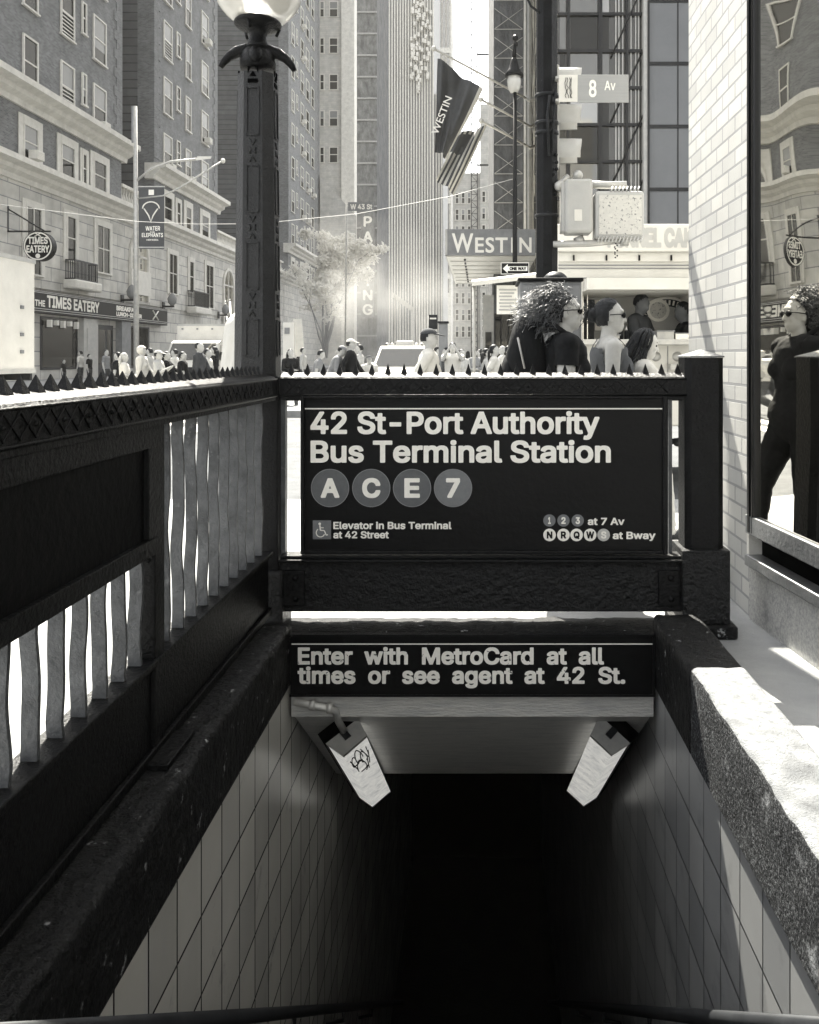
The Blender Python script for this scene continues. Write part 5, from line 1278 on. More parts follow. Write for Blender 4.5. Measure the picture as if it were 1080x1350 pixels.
suv('white cab with roof lights driving towards the stairs in the middle of the avenue', 524, 26)

def box_truck(label, loc, L, W, H, cabfirst=True):
    t = thing('box_truck', label, 'truck', loc)
    hw = W / 2
    mb = MB(); mb.box(-hw, hw, 1.9, 1.9 + L, 1.12, H, bev=.03); mb.build('cargo_box', M['white'], t, local=True)
    mb = MB()
    for z in (1.10, H - .06): mb.box(-hw - .015, hw + .015, 1.89, 1.91 + L, z, z + .09)
    mb.build('box_trim', M['cream'], t, local=True)
    mb = side_prism([(0, .45), (0, .9), (.12, 1.25), (.62, 2.02), (.95, 2.12), (1.8, 2.14), (1.8, .45)], hw - .14, lambda z: max(0, z - 1.2) * .1); mb.build('cab', M['white'], t, local=True)
    q = MB(); w0, w1 = hw - .24, hw - .32; q.hexa([(-w0, .13, 1.30), (w0, .13, 1.30), (w1, .58, 1.98), (-w1, .58, 1.98)], [(-w0, .10, 1.32), (w0, .10, 1.32), (w1, .55, 2.0), (-w1, .55, 2.0)]); q.build('windshield', M['carglass'], t, local=True)
    for s in (-1, 1):
        q = MB(); pr = [(.55, 1.3), (.85, 1.92), (1.6, 1.95), (1.6, 1.3)]; q.hexa([(s * (hw - .13 - max(0, z - 1.2) * .1), y, z) for y, z in pr], [(s * (hw - .16 - max(0, z - 1.2) * .1), y, z) for y, z in pr]); q.build('side_window', M['carglass'], t, local=True)
        mbx(s * (hw - .5), s * (hw - .18), -.03, .03, .72, .92, bev=.02).build('headlight', M['chrome'], t, local=True)
        mbx(s * (hw - .12), s * (hw + .16), .5, .6, 1.25, 1.65, bev=.03).build('mirror', M['black'], t, local=True)
        for y in (.95, 1.9 + L * .78): wheel(t, s * (hw - .2), y, .42, .42, .26, s)
    mbx(-.55, .55, -.02, .0, .62, 1.0).build('grille', M['dkmetal'], t, local=True)
    mbx(-hw + .14, hw - .14, -.14, .02, .42, .6, bev=.03).build('bumper', M['dkmetal'], t, local=True)
    mbx(-.4, .4, 1.9, 1.9 + L, .6, 1.1).build('chassis', M['dkmetal'], t, local=True)
    mbx(-hw + .1, hw - .1, 1.9 + L, 1.98 + L, .95, 1.09).build('rear_step', M['dkmetal'], t, local=True)
    for k in range(4): mbx(-hw + .25 + k * (W - .5) / 3 - .04, -hw + .25 + k * (W - .5) / 3 + .04, 1.86, 1.895, H - .22, H - .16).build('marker_light', M['midgrey'], t, local=True)
    for s in (1, -1):
        for z in (1.5, 1.85, 2.4): mbx(s * (hw + .001), s * (hw + .03), 1.9 + L - .55, 1.9 + L - .45, z, z + .07).build('latch', M['midgrey'], t, local=True)
    return t
box_truck('large white box truck filling the left edge beside the eatery', (-10.45, 8.6, -.15), 6.5, 2.45, 3.42)
box_truck('white delivery truck facing the camera behind the crowd on the left', (X(250, 34), 34, -.15), 4.5, 2.45, 2.84)

# food truck parked on the side street
d = 9.0
ft = thing('food_truck', 'white street food truck with open serving hatch beside the brick pier', 'food truck', (X(860, d), d, -.15))
xl, xr = X(736, d), 5.6
def fb(name, pa, pb, ya, yb, d0, d1, m, par=ft, bev=0): return mbx(X(pa, d), X(pb, d), d0, d1, Z(yb, d), Z(ya, d), bev=bev).build(name, m, par)
fb('lower_body', 736, 1300, 453, 562, d, d + 2.3, M['white'], bev=.02)
fb('upper_body', 736, 1300, 345, 384, d, d + 2.3, M['white'])
fb('left_wall', 736, 768, 384, 453, d, d + 2.3, M['white']); fb('right_wall', 925, 1300, 384, 453, d, d + 2.3, M['white'])
fb('back_wall', 768, 925, 384, 453, d + .95, d + 1.05, M['cream'])
sgn = fb('sign_band', 733, 1304, 297, 333, d - .10, d + .06, M['white'], bev=.01); fb('roof', 736, 1300, 333.2, 345, d - .03, d + 2.3, M['white'])
letters('lettering', 'FUNNEL CAKE', (X(799, d), d - .104, Z(328, d)), UX, UZ, X(921, d) - X(799, d), 26 * d / F, M['lgrey'], sgn, dil=.05, step=.025)
for p in (756, 799, 842, 884): fb('hinge', p - 1, p + 1, 337, 344, d - .06, d - .031, M['black'])
for yy in (349, 353, 366): fb('trim_line', 736, 1300, yy, yy + 1.2, d - .012, d - .001, M['midgrey'])
fb('hatch_flap', 770, 924, 369, 384, d - .25, d - .02, M['white'])
fb('counter', 764, 930, 448, 455, d - .32, d + .25, M['galv'], bev=.006)
for p, (ya, yb) in ((865, (463, 476)), (893, (463, 476))):
    MB().lathe([(.055, -.03), (.055, 0), (.03, .012)], n=20, M=Matrix.Translation((X(p, d), d - .001, Z(470, d))) @ Matrix.Rotation(R(90), 4, 'X')).build('round_cap', M['galv'], ft)
fb('panel_seam', 880, 881, 456, 520, d - .005, d - .001, M['midgrey']); fb('panel_seam', 800, 801, 456, 520, d - .005, d - .001, M['midgrey'])
fb('side_shelf', 880, 920, 480, 487, d - .16, d - .002, M['galv'])
for p in (790, 1180): wheel(ft, X(p, d) - wloc(ft).x, .25, .36, .36, .24, -1) if False else None
for p in (800, 1180):
    MB().lathe([(.36, -.12), (.38, -.06), (.38, .06), (.36, .12)], n=24, M=Matrix.Translation((X(p, d), d + .14, .21)) @ Matrix.Rotation(R(90), 4, 'X')).build('wheel', M['rubber'], ft)
# painted arch and seal on the back wall of the hatch
ab = MB(); c = P(880, 437, d + .90); rr = 46 * (d + .9) / F
n = 28
for k, (r1, r0, y, m) in enumerate(((rr, rr * .93, 0, 'signw'), (rr * .93, rr * .72, .0, 'cloth_dark'), (rr * .72, 0.01, 0, 'lgrey'))):
    mb = MB()
    for i in range(n):
        a0, a1 = PI * i / n, PI * (i + 1) / n
        mb.add([c + UX * (r0 * math.cos(a0)) + UZ * (r0 * math.sin(a0)), c + UX * (r1 * math.cos(a0)) + UZ * (r1 * math.sin(a0)), c + UX * (r1 * math.cos(a1)) + UZ * (r1 * math.sin(a1)), c + UX * (r0 * math.cos(a1)) + UZ * (r0 * math.sin(a1))], [(0, 1, 2, 3)])
    mb.build('painted_arch', M[m], ft)
mb = MB()
for i in range(22):
    a = PI * (i + .5) / 22; e = UX * math.cos(a) + UZ * math.sin(a); tq = UX * -math.sin(a) + UZ * math.cos(a)
    mb.add([c + e * rr * .76 - tq * .012 - UY * .006, c + e * rr * .9 - tq * .012 - UY * .006, c + e * rr * .9 + tq * .012 - UY * .006, c + e * rr * .76 + tq * .012 - UY * .006], [(0, 1, 2, 3)])
mb.build('arch_ray', M['signw'], ft)
sl_ = disc(MB(), P(868, 409, d + .88), UX, UZ, 15 * 9.9 / F, 32).build('painted_seal', M['signw'], ft)
disc(MB(), P(868, 409, d + .875), UX, UZ, 11 * 9.9 / F, 28).build('seal_centre', M['scratch'], sl_)
fb('dark_curtain', 770, 797, 388, 452, d + .8, d + .88, M['cloth_dark'])
fb('menu_board', 800, 816, 388, 432, d + .9, d + .94, M['signw'])
for p in (776, 782): fb('rail_pole', p, p + 1.2, 384, 452, d + .5, d + .53, M['chrome'])
for nm, lab, pa, pb, ya, m in (('metal_tray', 'deep steel food tray on the truck counter near the middle', 864, 886, 436, 'galv'), ('metal_tray', 'paler steel food tray at the right end of the truck counter', 888, 905, 439, 'chrome'), ('napkin_box', 'small box on the truck counter left of the bottles', 806, 815, 441, 'lgrey')):
    t_ = thing(nm, lab, 'tray' if nm == 'metal_tray' else 'box', (X((pa + pb) / 2, d), d + .05, Z(448, d)))
    x0, x1, z0, z1 = X(pa, d), X(pb, d), Z(448, d) + .001, Z(ya, d); mb = MB(); y0, y1 = d - .1, d + .2
    mb.box(x0, x1, y0, y1, z0, z0 + .012); mb.box(x0, x0 + .01, y0, y1, z0 + .012, z1); mb.box(x1 - .01, x1, y0, y1, z0 + .012, z1); mb.box(x0 + .01, x1 - .01, y0, y0 + .01, z0 + .012, z1); mb.box(x0 + .01, x1 - .01, y1 - .01, y1, z0 + .012, z1); mb.build('tub', M[m], t_)
    mb = MB(); mb.box(x0 - .012, x1 + .012, y0 - .012, y0 - .001, z1 - .012, z1); mb.box(x0 + .012, x1 - .012, y0 + .012, y1 - .012, z0 + .013, z1 - .03); mb.build('contents' , M['midgrey'], t_)
for k, (p, lab) in enumerate(((819, 'dark squeeze bottle on the truck counter, left one of two'), (826, 'dark squeeze bottle on the truck counter, right one of two'))):
    t_ = thing('squeeze_bottle', lab, 'bottle', (X(p, d), d, Z(448, d)), group='squeeze bottles on the food truck counter')
    c = (X(p, d), d, Z(448, d)); MB().lathe([(.02, .001), (.024, .01), (.024, .09), (.014, .105)], c=c, n=12).build('bottle_body', M['black'], t_); MB().lathe([(.014, .106), (.012, .115), (.004, .15)], c=c, n=10).build('nozzle', M['cream'], t_)
# side awning and paper menus at the truck's left end
aw = thing('truck_awning', 'pale side awning reaching left from the food truck towards the hotel canopy', 'awning', tuple(P(680, 372, 9.6)))
mb = MB(); mb.hexa([P(622, 371, 9.5), P(735, 358, 9.5), P(735, 364, 9.5), P(622, 377, 9.5)], [P(622, 369, 11), P(735, 356, 11), P(735, 362, 11), P(622, 375, 11)]); mb.build('canvas', M['white'], aw)
MB().tube([P(625, 377, 9.6), P(625, 600, 9.6)], .018, 8).build('pole', M['galv'], aw)
mbs = thing('menu_sign', 'white paper menu board hanging under the truck awning', 'sign', tuple(P(670, 415, 9.6)))
mbx(X(655, 9.6), X(684, 9.6), 9.6, 9.63, Z(414, 9.6), Z(376, 9.6)).build('board', M['signw'], mbs)
mb = MB()
for k in range(7): mb.box(X(658 + (k % 2), 9.6), X(681 - 3 * (k % 3), 9.6), 9.592, 9.598, Z(383 + k * 4.4, 9.6), Z(380.8 + k * 4.4, 9.6))
mb.build('faded_row', M['lgrey'], mbs)

# ------------------------------------------------------------------ people
def capsule(mb, a, b, ra, rb, n=14, sx=1., sy=1.):
    a = Vector(a); b = Vector(b); t = b - a; L = max(t.length, 1e-5); t = t / L
    ref = Vector((0, 1, 0)) if abs(t.y) < .9 else Vector((1, 0, 0))
    u = (ref - t * ref.dot(t)).normalized(); w = t.cross(u).normalized(); rings = []
    for k in range(1, 5): th = PI / 2 * k / 5 - PI / 2; rings.append((a + t * (ra * math.sin(th)), ra * math.cos(th)))
    for k in range(5): rings.append((a.lerp(b, k / 4), ra + (rb - ra) * k / 4))
    for k in range(1, 5): th = PI / 2 * k / 5; rings.append((b + t * (rb * math.sin(th)), rb * math.cos(th)))
    vs = [a - t * ra]; fs = []
    for c, r in rings:
        for q in range(n): an = 2 * PI * q / n; vs.append(c + u * (r * sy * math.cos(an)) + w * (r * sx * math.sin(an)))
    vs.append(b + t * rb); K = len(rings)
    for q in range(n): fs.append((0, 1 + (q + 1) % n, 1 + q))
    for i in range(K - 1):
        for q in range(n): z = (q + 1) % n; fs.append((1 + i * n + q, 1 + i * n + z, 1 + (i + 1) * n + z, 1 + (i + 1) * n + q))
    for q in range(n): fs.append((1 + (K - 1) * n + q, 1 + (K - 1) * n + (q + 1) % n, len(vs) - 1))
    mb.add(vs, fs, True)
ARMS = {'down': ((-.02, .235, 1.12), (.04, .245, .88)), 'fwd': ((.10, .225, 1.14), (.25, .20, .96)), 'back': ((-.14, .225, 1.15), (-.14, .235, .90)),
        'phone': ((.06, .225, 1.13), (.28, .07, 1.27)), 'raise': ((.20, .22, 1.33), (.30, .08, 1.56)), 'reach': ((.16, .215, 1.20), (.40, .14, 1.16)), 'fold': ((.04, .23, 1.13), (.22, -.02, 1.12)), 'bag': ((-.03, .235, 1.14), (.16, .22, 1.02))}
LEGS = {'stand': (((.015, .10, .49), (-.015, .105, .085)), ((.015, .10, .49), (-.015, .105, .085))), 'walk': (((.19, .095, .53), (.24, .095, .095)), ((-.02, .095, .50), (-.27, .095, .15)))}
def person(label, px, d, h, rz, top='cloth_grey', sleeve='short', bottom='cloth_dark', legs='walk', arms=('down', 'down'), hair='short', hairm='hair_dark', skin='skin', lean=0, turn=0, female=False, near=False, ground=0.0, nod=0, group='people crossing the avenue', shorts=False, capm='cloth_pale', bulk=1.0, name='person'):
    s = h / 1.705; x = X(px, d)
    t = thing(name, label, 'person', (x, d, ground), R(rz), group)
    la = math.sin(R(lean)); lc = math.cos(R(lean))
    def tl(p):       # lean the upper body about the hips
        p = Vector(p)
        if p.z > .95 and lean: q = p - Vector((0, 0, .95)); p = Vector((q.x * lc + q.z * la, q.y, q.z * lc - q.x * la)) + Vector((0, 0, .95))
        return p * s
    hd = Vector((0, 0, 1.50))
    Rh = Matrix.Rotation(R(turn), 3, 'Z') @ Matrix.Rotation(R(nod), 3, 'Y')
    def th(p): q = Vector(p) - hd; return tl(Rh @ q + hd)
    segs = []; mb = MB(); bk = bulk
    def bone(a, b, ra, rb, reg, sx=1., sy=1., f=tl):
        A, B = f(a), f(b); capsule(mb, A, B, ra * s, rb * s, 14, sx, sy); segs.append((A, B, (ra + rb) / 2 * s * (max(sx, sy) ** .5), reg))
    w = .93 if female else 1.0
    bone((0, 0, .90), (0, 0, .98), .118 * bk, .118 * bk, 'pelvis', 1.0, 1.36 * (1.06 if female else 1))
    bone((0, 0, .98), (0, 0, 1.15), .112 * bk, .104 * bk * w, 'torso', 1., 1.32 * w)
    bone((0, 0, 1.15), (-.005, 0, 1.33), .108 * bk * w, .112 * bk, 'torso', 1.02, 1.42 * w)
    bone((-.01, -.10 * w, 1.385), (-.01, .10 * w, 1.385), .075, .075, 'torso')
    if female:
        for q in (-1, 1): bone((.075, q * .07, 1.24), (.07, q * .065, 1.27), .058, .055, 'torso')
    bone((-.015, 0, 1.40), (0, 0, 1.53), .058, .050, 'neck')
    for q, a in ((1, arms[0]), (-1, arms[1])):
        E, H = ARMS[a]; S = (-.005, q * .185 * w, 1.385); E = (E[0], q * E[1] * w, E[2]); H = (H[0], q * H[1], H[2])
        bone(S, E, .055 * bk, .043 * bk, 'upper_arm'); bone(E, H, .042 * bk, .028, 'fore_arm')
        v = (Vector(H) - Vector(E)).normalized(); B = Vector(H)
        bone(B, B + v * .07, .030, .026, 'hand', 1, .7)
        if near:
            side = Vector((0, 1, 0)).cross(v).normalized()
            for k, (o, L) in enumerate(((-.024, .055), (-.008, .065), (.008, .062), (.024, .048))):
                r0 = B + v * .085 + side * o; bend = Vector((0, -q, 0)) * .012; m = r0 + v * L * .55 + bend * .4; bone(r0, m, .0085, .008, 'hand'); bone(m, r0 + v * L * .9 + bend * 1.6, .008, .007, 'hand')
            r0 = B + v * .03 - side * .026; bone(r0, r0 + v * .045 - side * .03, .010, .008, 'hand')
        else: bone(B + v * .08, B + v * .14, .022, .014, 'hand', .7, 1)
    for q, (K, A) in zip((1, -1), LEGS[legs]):
        K = (K[0], q * K[1], K[2]); A = (A[0], q * A[1], A[2])
        bone((0, q * .085, .90), K, .092 * bk, .060 * bk, 'thigh'); bone(K, A, .058 * bk, .040, 'shin')
        bone((A[0] - .03, A[1], A[2] - .04), (A[0] + .14, A[1] + q * .015, A[2] - .052), .042, .034, 'foot')
    # head
    hb_ = len(mb.v)
    def ell(c, r): 
        q = MB(); q.ball((0, 0, 0), r, 20, 14); Mx = Matrix.Translation(th(c)) @ (Rh.to_4x4() if not lean else Rh.to_4x4()) @ Matrix.Scale(s, 4); mb.add(q.v, q.f, True, Mx)
    C0 = (-.008, 0, 1.605)
    ell(C0, (.098, .076, .100)); ell((.024, 0, 1.545), (.068, .058, .070)); ell((.060, 0, 1.500), (.026, .026, .020)); ell((.02, 0, 1.515), (.062, .05, .03))
    ell((.078, 0, 1.628), (.016, .05, .016)); ell((.086, 0, 1.528), (.012, .022, .007)); ell((.084, 0, 1.515), (.011, .019, .007)); ell((.07, .028, 1.565), (.02, .022, .02)); ell((.07, -.028, 1.565), (.02, .022, .02))
    q = MB(); capsule(q, (.088, 0, 1.605), (.106, 0, 1.562), .008, .0125); mb.add([th(v) * 1 for v in q.v], q.f, True)
    for e in (-1, 1): ell((-.008, e * .072, 1.572), (.014, .009, .026))
    segs.append((th((0, 0, 1.60)), th((.02, 0, 1.54)), .09 * s, 'head'))
    me = bpy.data.meshes.new('body'); me.from_pydata(mb.v, [], mb.f); tmp = bpy.data.objects.new('tmp', me); COL.objects.link(tmp)
    rm = tmp.modifiers.new('r', 'REMESH'); rm.mode = 'VOXEL'; rm.voxel_size = (.0075 if near else .017) * s
    sm = tmp.modifiers.new('s', 'SMOOTH'); sm.factor = .5; sm.iterations = 4 if near else 3
    ev = tmp.evaluated_get(bpy.context.evaluated_depsgraph_get()); me2 = ev.to_mesh()
    nV = len(me2.vertices); co = np.empty(nV * 3); me2.vertices.foreach_get('co', co); co = co.reshape(-1, 3); nr = np.empty(nV * 3); me2.vertices.foreach_get('normal', nr); nr = nr.reshape(-1, 3)
    faces = [tuple(p.vertices) for p in me2.polygons]; ev.to_mesh_clear(); bpy.data.objects.remove(tmp); bpy.data.meshes.remove(me)
    # which limb each vertex belongs to
    best = np.full(nV, 1e9); lab = np.zeros(nV, int); par = np.zeros(nV)
    for i, (A, B, r, reg) in enumerate(segs):
        a = np.array(A); ab = np.array(B) - a; tt = np.clip(((co - a) @ ab) / (ab @ ab), 0, 1); dist = np.linalg.norm(co - a - tt[:, None] * ab, axis=1) - r
        m = dist < best; best[m] = dist[m]; lab[m] = i; par[m] = tt[m]
    regs = np.array([sg_[3] for sg_ in segs])[lab]
    zz = co[:, 2] / s
    shirt = (regs == 'torso') | ((regs == 'pelvis') & (zz > .93)); cut = {'tank': 0, 'half': .48, 'short': .78, 'long': 1.1}[sleeve]
    shirt |= (regs == 'upper_arm') & (par < cut)
    if sleeve == 'long': shirt |= (regs == 'fore_arm') & (par < .93)
    if sleeve == 'tank': shirt &= ~((zz > 1.38) & (np.abs(co[:, 1]) > .03 * s) & (lean == 0)) & ~((regs == 'torso') & (np.abs(co[:, 1]) > .15 * s) & (zz > 1.28))
    trou = (regs == 'thigh') | ((regs == 'pelvis') & (zz <= .96)); 
    if not shorts: trou |= (regs == 'shin') & (par < .95)
    else: trou &= ~((regs == 'thigh') & (par > .8))
    shoe = regs == 'foot'
    body = MB(); body.add([Vector(c) for c in co], faces, True); bo = body.build('body', M[skin], t, local=True)
    def garment(name, mask, off, m):
        keep = [f for f in faces if all(mask[i] for i in f)]
        if not keep: return
        used = sorted({i for f in keep for i in f}); ix = {v: k for k, v in enumerate(used)}
        vs = []
        for i in used:
            c = Vector(co[i]); o = off * s
            if name != 'shoe': o += (mnoise.noise(c * 14) * .006 + mnoise.noise(c * 34) * .003) * s + .004 * s
            vs.append(c + Vector(nr[i]) * o)
        g = MB(); g.add(vs, [tuple(ix[i] for i in f) for f in keep], True); g.build(name, M[m], t, local=True)
    garment('trousers' if not shorts else 'shorts', trou, .006, bottom); garment('shirt', shirt, .012, top)
    garment('shoe', shoe, .005, 'cloth_dark' if bottom != 'cloth_black' else 'black')
    # hair
    hm_ = M[hairm]; H = MB()
    def cap_shell(r, cutx, cutz, drop=0.):
        q = MB(); q.ball((0, 0, 0), r, 72 if near else 28, 44 if near else 18); keep = []
        for f in q.f:
            c = sum((Vector(q.v[i]) for i in f), Vector()) / len(f)
            if (c.x > cutx and c.z < cutz + (c.x - cutx) * 1.1) or (c.x > -.012 and c.z < .008 + (c.x + .012) * 1.05) or c.z < -.055 + drop: continue
            keep.append(f)
        H.add([th(Vector(C0) + Vector(v) * (1 - .75 * max(0, v[0] + .02) ** 1.0 * (1 if r[0] > .105 else 0)) + Vector((0, 0, .004)) + Vector(v).normalized() * (mnoise.noise(Vector((v[0] * 25, v[1] * 130, v[2] * 130)) if near else Vector(v) * 70) * .006)) for v in q.v], keep, True)
    rnd = random.Random(int(px * 7 + d))
    if hair in ('short', 'bun', 'long', 'pony', 'curly', 'braids'): cap_shell((.107, .084, .110), .035, .058, .0 if hair == 'short' else -.03)
    if hair == 'bun':
        q = MB(); q.ball((-.115, 0, 1.60), (.042, .045, .05), 16, 10); H.add([th(Vector(v) + Vector((mnoise.noise(Vector(v) * 50) * .012, 0, 0))) for v in q.v], q.f, True)
        for k in range(26):
            a = Vector((-.12 + rnd.gauss(0, .02), rnd.gauss(0, .02), 1.60 + rnd.gauss(0, .025))); H.tube([th(a), th(a + Vector((-.03 * rnd.random() - .01, rnd.gauss(0, .02), .02 + .02 * rnd.random()))), th(a + Vector((-.055, rnd.gauss(0, .03), rnd.gauss(0.0, .03))))], .0022 * s, 4)
    if hair in ('long', 'pony'):
        for k in range(46 if hair == 'long' else 22):
            y = rnd.uniform(-.075, .075) if hair == 'long' else rnd.gauss(0, .018); x0 = -.055 - .045 * math.sqrt(max(0, 1 - (y / .08) ** 2)) + rnd.gauss(0, .006)
            L = rnd.uniform(.22, .32); H.tube([th((x0, y, 1.62)), th((x0 - .02, y * 1.1, 1.54)), th((x0 - .015 + rnd.gauss(0, .01), y * 1.15, 1.62 - L * .7)), th((x0 + rnd.gauss(0, .015), y * 1.1, 1.62 - L))], [.013 * s, .016 * s, .014 * s, .004 * s], 5)
    if hair == 'curly':
        q = MB(); q.ball((-.075, 0, 1.615), (.095, .088, .095), 20, 14); H.add([th(Vector(v) + Vector((mnoise.noise(Vector(v) * 22) * .02, mnoise.noise(Vector(v) * 22 + Vector((9, 0, 0))) * .02, mnoise.noise(Vector(v) * 25) * .015))) for v in q.v], q.f, True)
        q = MB(); q.ball((-.10, 0, 1.535), (.07, .075, .07), 16, 12); H.add([th(Vector(v) + Vector((mnoise.noise(Vector(v) * 25) * .02, 0, mnoise.noise(Vector(v) * 25) * .015))) for v in q.v], q.f, True)
    if hair == 'braids':
        for k in range(74):
            a = rnd.uniform(R(70), R(290)); tt_ = rnd.uniform(.1, 1)
            q0 = th(Vector((C0[0] + .112 * math.cos(a) * tt_, .088 * math.sin(a) * tt_, 1.605 + .108 * math.sqrt(max(.0, 1 - tt_ ** 2)))))
            q1 = th(Vector((C0[0] + .125 * math.cos(a) - .01, .095 * math.sin(a), 1.58))) ; L = rnd.uniform(.20, .36) * s
            q2 = q1 + Vector((-.05 * s - rnd.random() * .03, math.sin(a) * .02, -L * .5)); q3 = q1 + Vector((-.09 * s + rnd.gauss(0, .03), math.sin(a) * .02, -L)); pts = []; rs = []
            for i in range(30):
                u = i / 29; q = (q0 * (1 - u) ** 3 + q1 * 3 * u * (1 - u) ** 2 + q2 * 3 * u * u * (1 - u) + q3 * u ** 3)
                if u < .45:
                    cc = th(C0); v_ = q - cc; v_ = v_ if v_.length > .112 * s else v_.normalized() * .112 * s; q = cc + v_
                pts.append(q); rs.append((.0085 if i % 2 else .0058) * s)
            H.tube(pts, rs, 6)
    if False:
        for k in range(430):       # combed strands from the hairline to the back of the head
            y = rnd.uniform(-1, 1); pts = []; a0 = R(rnd.uniform(34, 56)); r0_ = .985 + .045 * rnd.random()
            for i in range(9):
                u = i / 8; ph = a0 + u * (R(170) - a0); rr = r0_
                pts.append(th(Vector(C0) + Vector((.110 * math.cos(ph) * rr, .086 * y * (1 - .75 * u * u) * rr, .112 * math.sin(ph) * math.sqrt(max(.05, 1 - (y * (1 - .75 * u * u)) ** 2 * .75)) * rr)) + Vector((0, 0, .004))))
            H.tube(pts, .0022 * s, 3, cap=False)
    if hair == 'bald': cap_shell((.101, .080, .101), -.02, .03)
    if hair in ('cap', 'hat', 'scarf'): cap_shell((.104, .082, .102), .04, .02, .01)
    ho_ = None
    if H.v: ho_ = H.build('hair', hm_, t, local=True)
    if hair == 'curly':
        cu = MB()
        for k in range(1700):
            a = rnd.uniform(0, 2 * PI); b_ = rnd.uniform(-.9, 1.55); dirv = Vector((math.cos(b_) * math.cos(a), math.cos(b_) * math.sin(a), math.sin(b_)))
            if dirv.x > .62 or (dirv.x > .1 and dirv.z < .25): continue
            back = max(0, -dirv.x); base_ = Vector((-.045, 0, 1.605)) + Vector((dirv.x * (.10 + .02 * back), dirv.y * .088, dirv.z * .108)); L = rnd.uniform(.06, .13) + .09 * back * rnd.random(); out = (dirv * .8 + Vector((-.9, 0, .12)) + Vector((rnd.gauss(0, .45), rnd.gauss(0, .45), rnd.gauss(0, .45)))).normalized(); u = out.orthogonal().normalized(); w_ = out.cross(u); tr = rnd.uniform(1.1, 2.8); rc = rnd.uniform(.006, .014); ph = rnd.uniform(0, 6)
            cu.tube([th(base_ + out * (L * i / 15) + (u * math.cos(ph + tr * 2 * PI * i / 15) + w_ * math.sin(ph + tr * 2 * PI * i / 15)) * rc * min(1, i / 4) + Vector((0, 0, -.05 * (i / 15) ** 2))) for i in range(16)], .0015 * s, 3, cap=False)
        cu.build('curl', M['hair_curl'], ho_, local=True)
    if hair in ('cap', 'hat'):
        q = MB(); q.ball((0, 0, 0), (.112, .090, .092), 24, 14); kp = [f for f in q.f if (sum((Vector(q.v[i]) for i in f), Vector()) / len(f)).z > .012]
        K = MB(); K.add([th(Vector(C0) + Vector(v) + Vector((.004, 0, .022))) for v in q.v], kp, True)
        q = MB(); q.ball((.112, 0, 1.645), (.085, .072, .009), 20, 8); K.add([th(Vector(v) + Vector((0, 0, -max(0, v[0] - .1) * .25))) for v in q.v], q.f, True)
        K.build('cap', M[capm], t, local=True)
    if hair == 'scarf':
        q = MB(); q.ball((0, 0, 0), (.118, .095, .115), 24, 14); kp = [f for f in q.f if not ((sum((Vector(q.v[i]) for i in f), Vector()) / len(f)).x > .06 and (sum((Vector(q.v[i]) for i in f), Vector()) / len(f)).z < .04)]
        K = MB(); K.add([th(Vector(C0) + Vector(v)) for v in q.v], kp, True); K.build('headscarf', M[capm], t, local=True)
    if near:
        E = MB()
        for e in (-1, 1): E.ball(tuple(th((.074, e * .031, 1.597))), .0115 * s, 12, 8)
        E.build('eye', M['black'], t, local=True)
    t['_th'] = 0; del t['_th']
    return t, th, s
def glasses(t, th, s, m='black'):
    g = MB()
    for e in (-1, 1):
        q = MB(); q.ball((.092, e * .034, 1.597), (.010, .031, .020), 16, 10); g.add([th(v) for v in q.v], q.f, True)
        g.tube([th((.090, e * .066, 1.603)), th((.04, e * .082, 1.602)), th((-.012, e * .086, 1.598))], .0032 * s, 6)
    g.tube([th((.1, -.01, 1.60)), th((.1, .01, 1.60))], .003 * s, 5); g.build('sunglasses', M[m], t, local=True)

# the three women right behind the far railing
w1, th1, s1 = person('curly haired woman in black t-shirt and dark glasses walking right with a backpack', 745, 4.9, 1.665, 0, 'cloth_black', 'half', 'cloth_black', arms=('back', 'down'), hair='curly', near=True, female=True, bulk=1.12, group=None)
glasses(w1, th1, s1)
bp = thing('backpack', 'large black backpack on the curly haired woman', 'bag', (X(700, 4.9), 4.9, .95))
q = MB(); q.ball((X(694, 4.9), 4.92, 1.27), (.125, .17, .27), 20, 16)
vs = [Vector(v) + Vector((mnoise.noise(Vector(v) * 8) * .02, 0, mnoise.noise(Vector(v) * 9) * .02)) for v in q.v]; mb = MB(); mb.add(vs, q.f, True); mb.build('bag_body', M['cloth_black'], bp)
mb = MB(); mb.ball((X(671, 4.9), 4.92, 1.16), (.05, .12, .15), 14, 10); mb.build('pocket', M['cloth_black'], bp)
mb = MB()
for e in (-.10, .10): mb.tube([(X(702, 4.9), 4.9 + e, 1.48), (X(728, 4.9), 4.9 + e, 1.475), (X(752, 4.9), 4.9 + e, 1.40), (X(757, 4.9), 4.9 + e, 1.22), (X(735, 4.9), 4.9 + e * 1.6, 1.06)], .018, 6)
mb.build('strap', M['cloth_black'], bp)
MB().tube([(X(681, 4.9), 4.735, 1.40), (X(690, 4.9), 4.745, 1.22)], .006, 5).build('zip_pull', M['galv'], bp)
w2, th2, s2 = person('woman in pale sleeveless top with dark bun and sunglasses behind the railing', 804, 5.4, 1.665, 0, 'cloth_mid', 'tank', 'cloth_grey', arms=('fwd', 'down'), hair='bun', near=True, female=True, group=None)
glasses(w2, th2, s2)
person('girl with long dark braids and white top looking down behind the railing', 848, 5.65, 1.475, 0, 'cloth_white', 'short', 'cloth_pale', arms=('phone', 'reach'), hair='braids', near=True, female=True, nod=14, group=None)
person('big man in white shirt half hidden behind the globe lamp post', 318, 5.0, 1.84, 15, 'cloth_white', 'long', 'cloth_dark', legs='stand', arms=('down', 'down'), hair='short', near=True, bulk=1.12, lean=8, group=None)
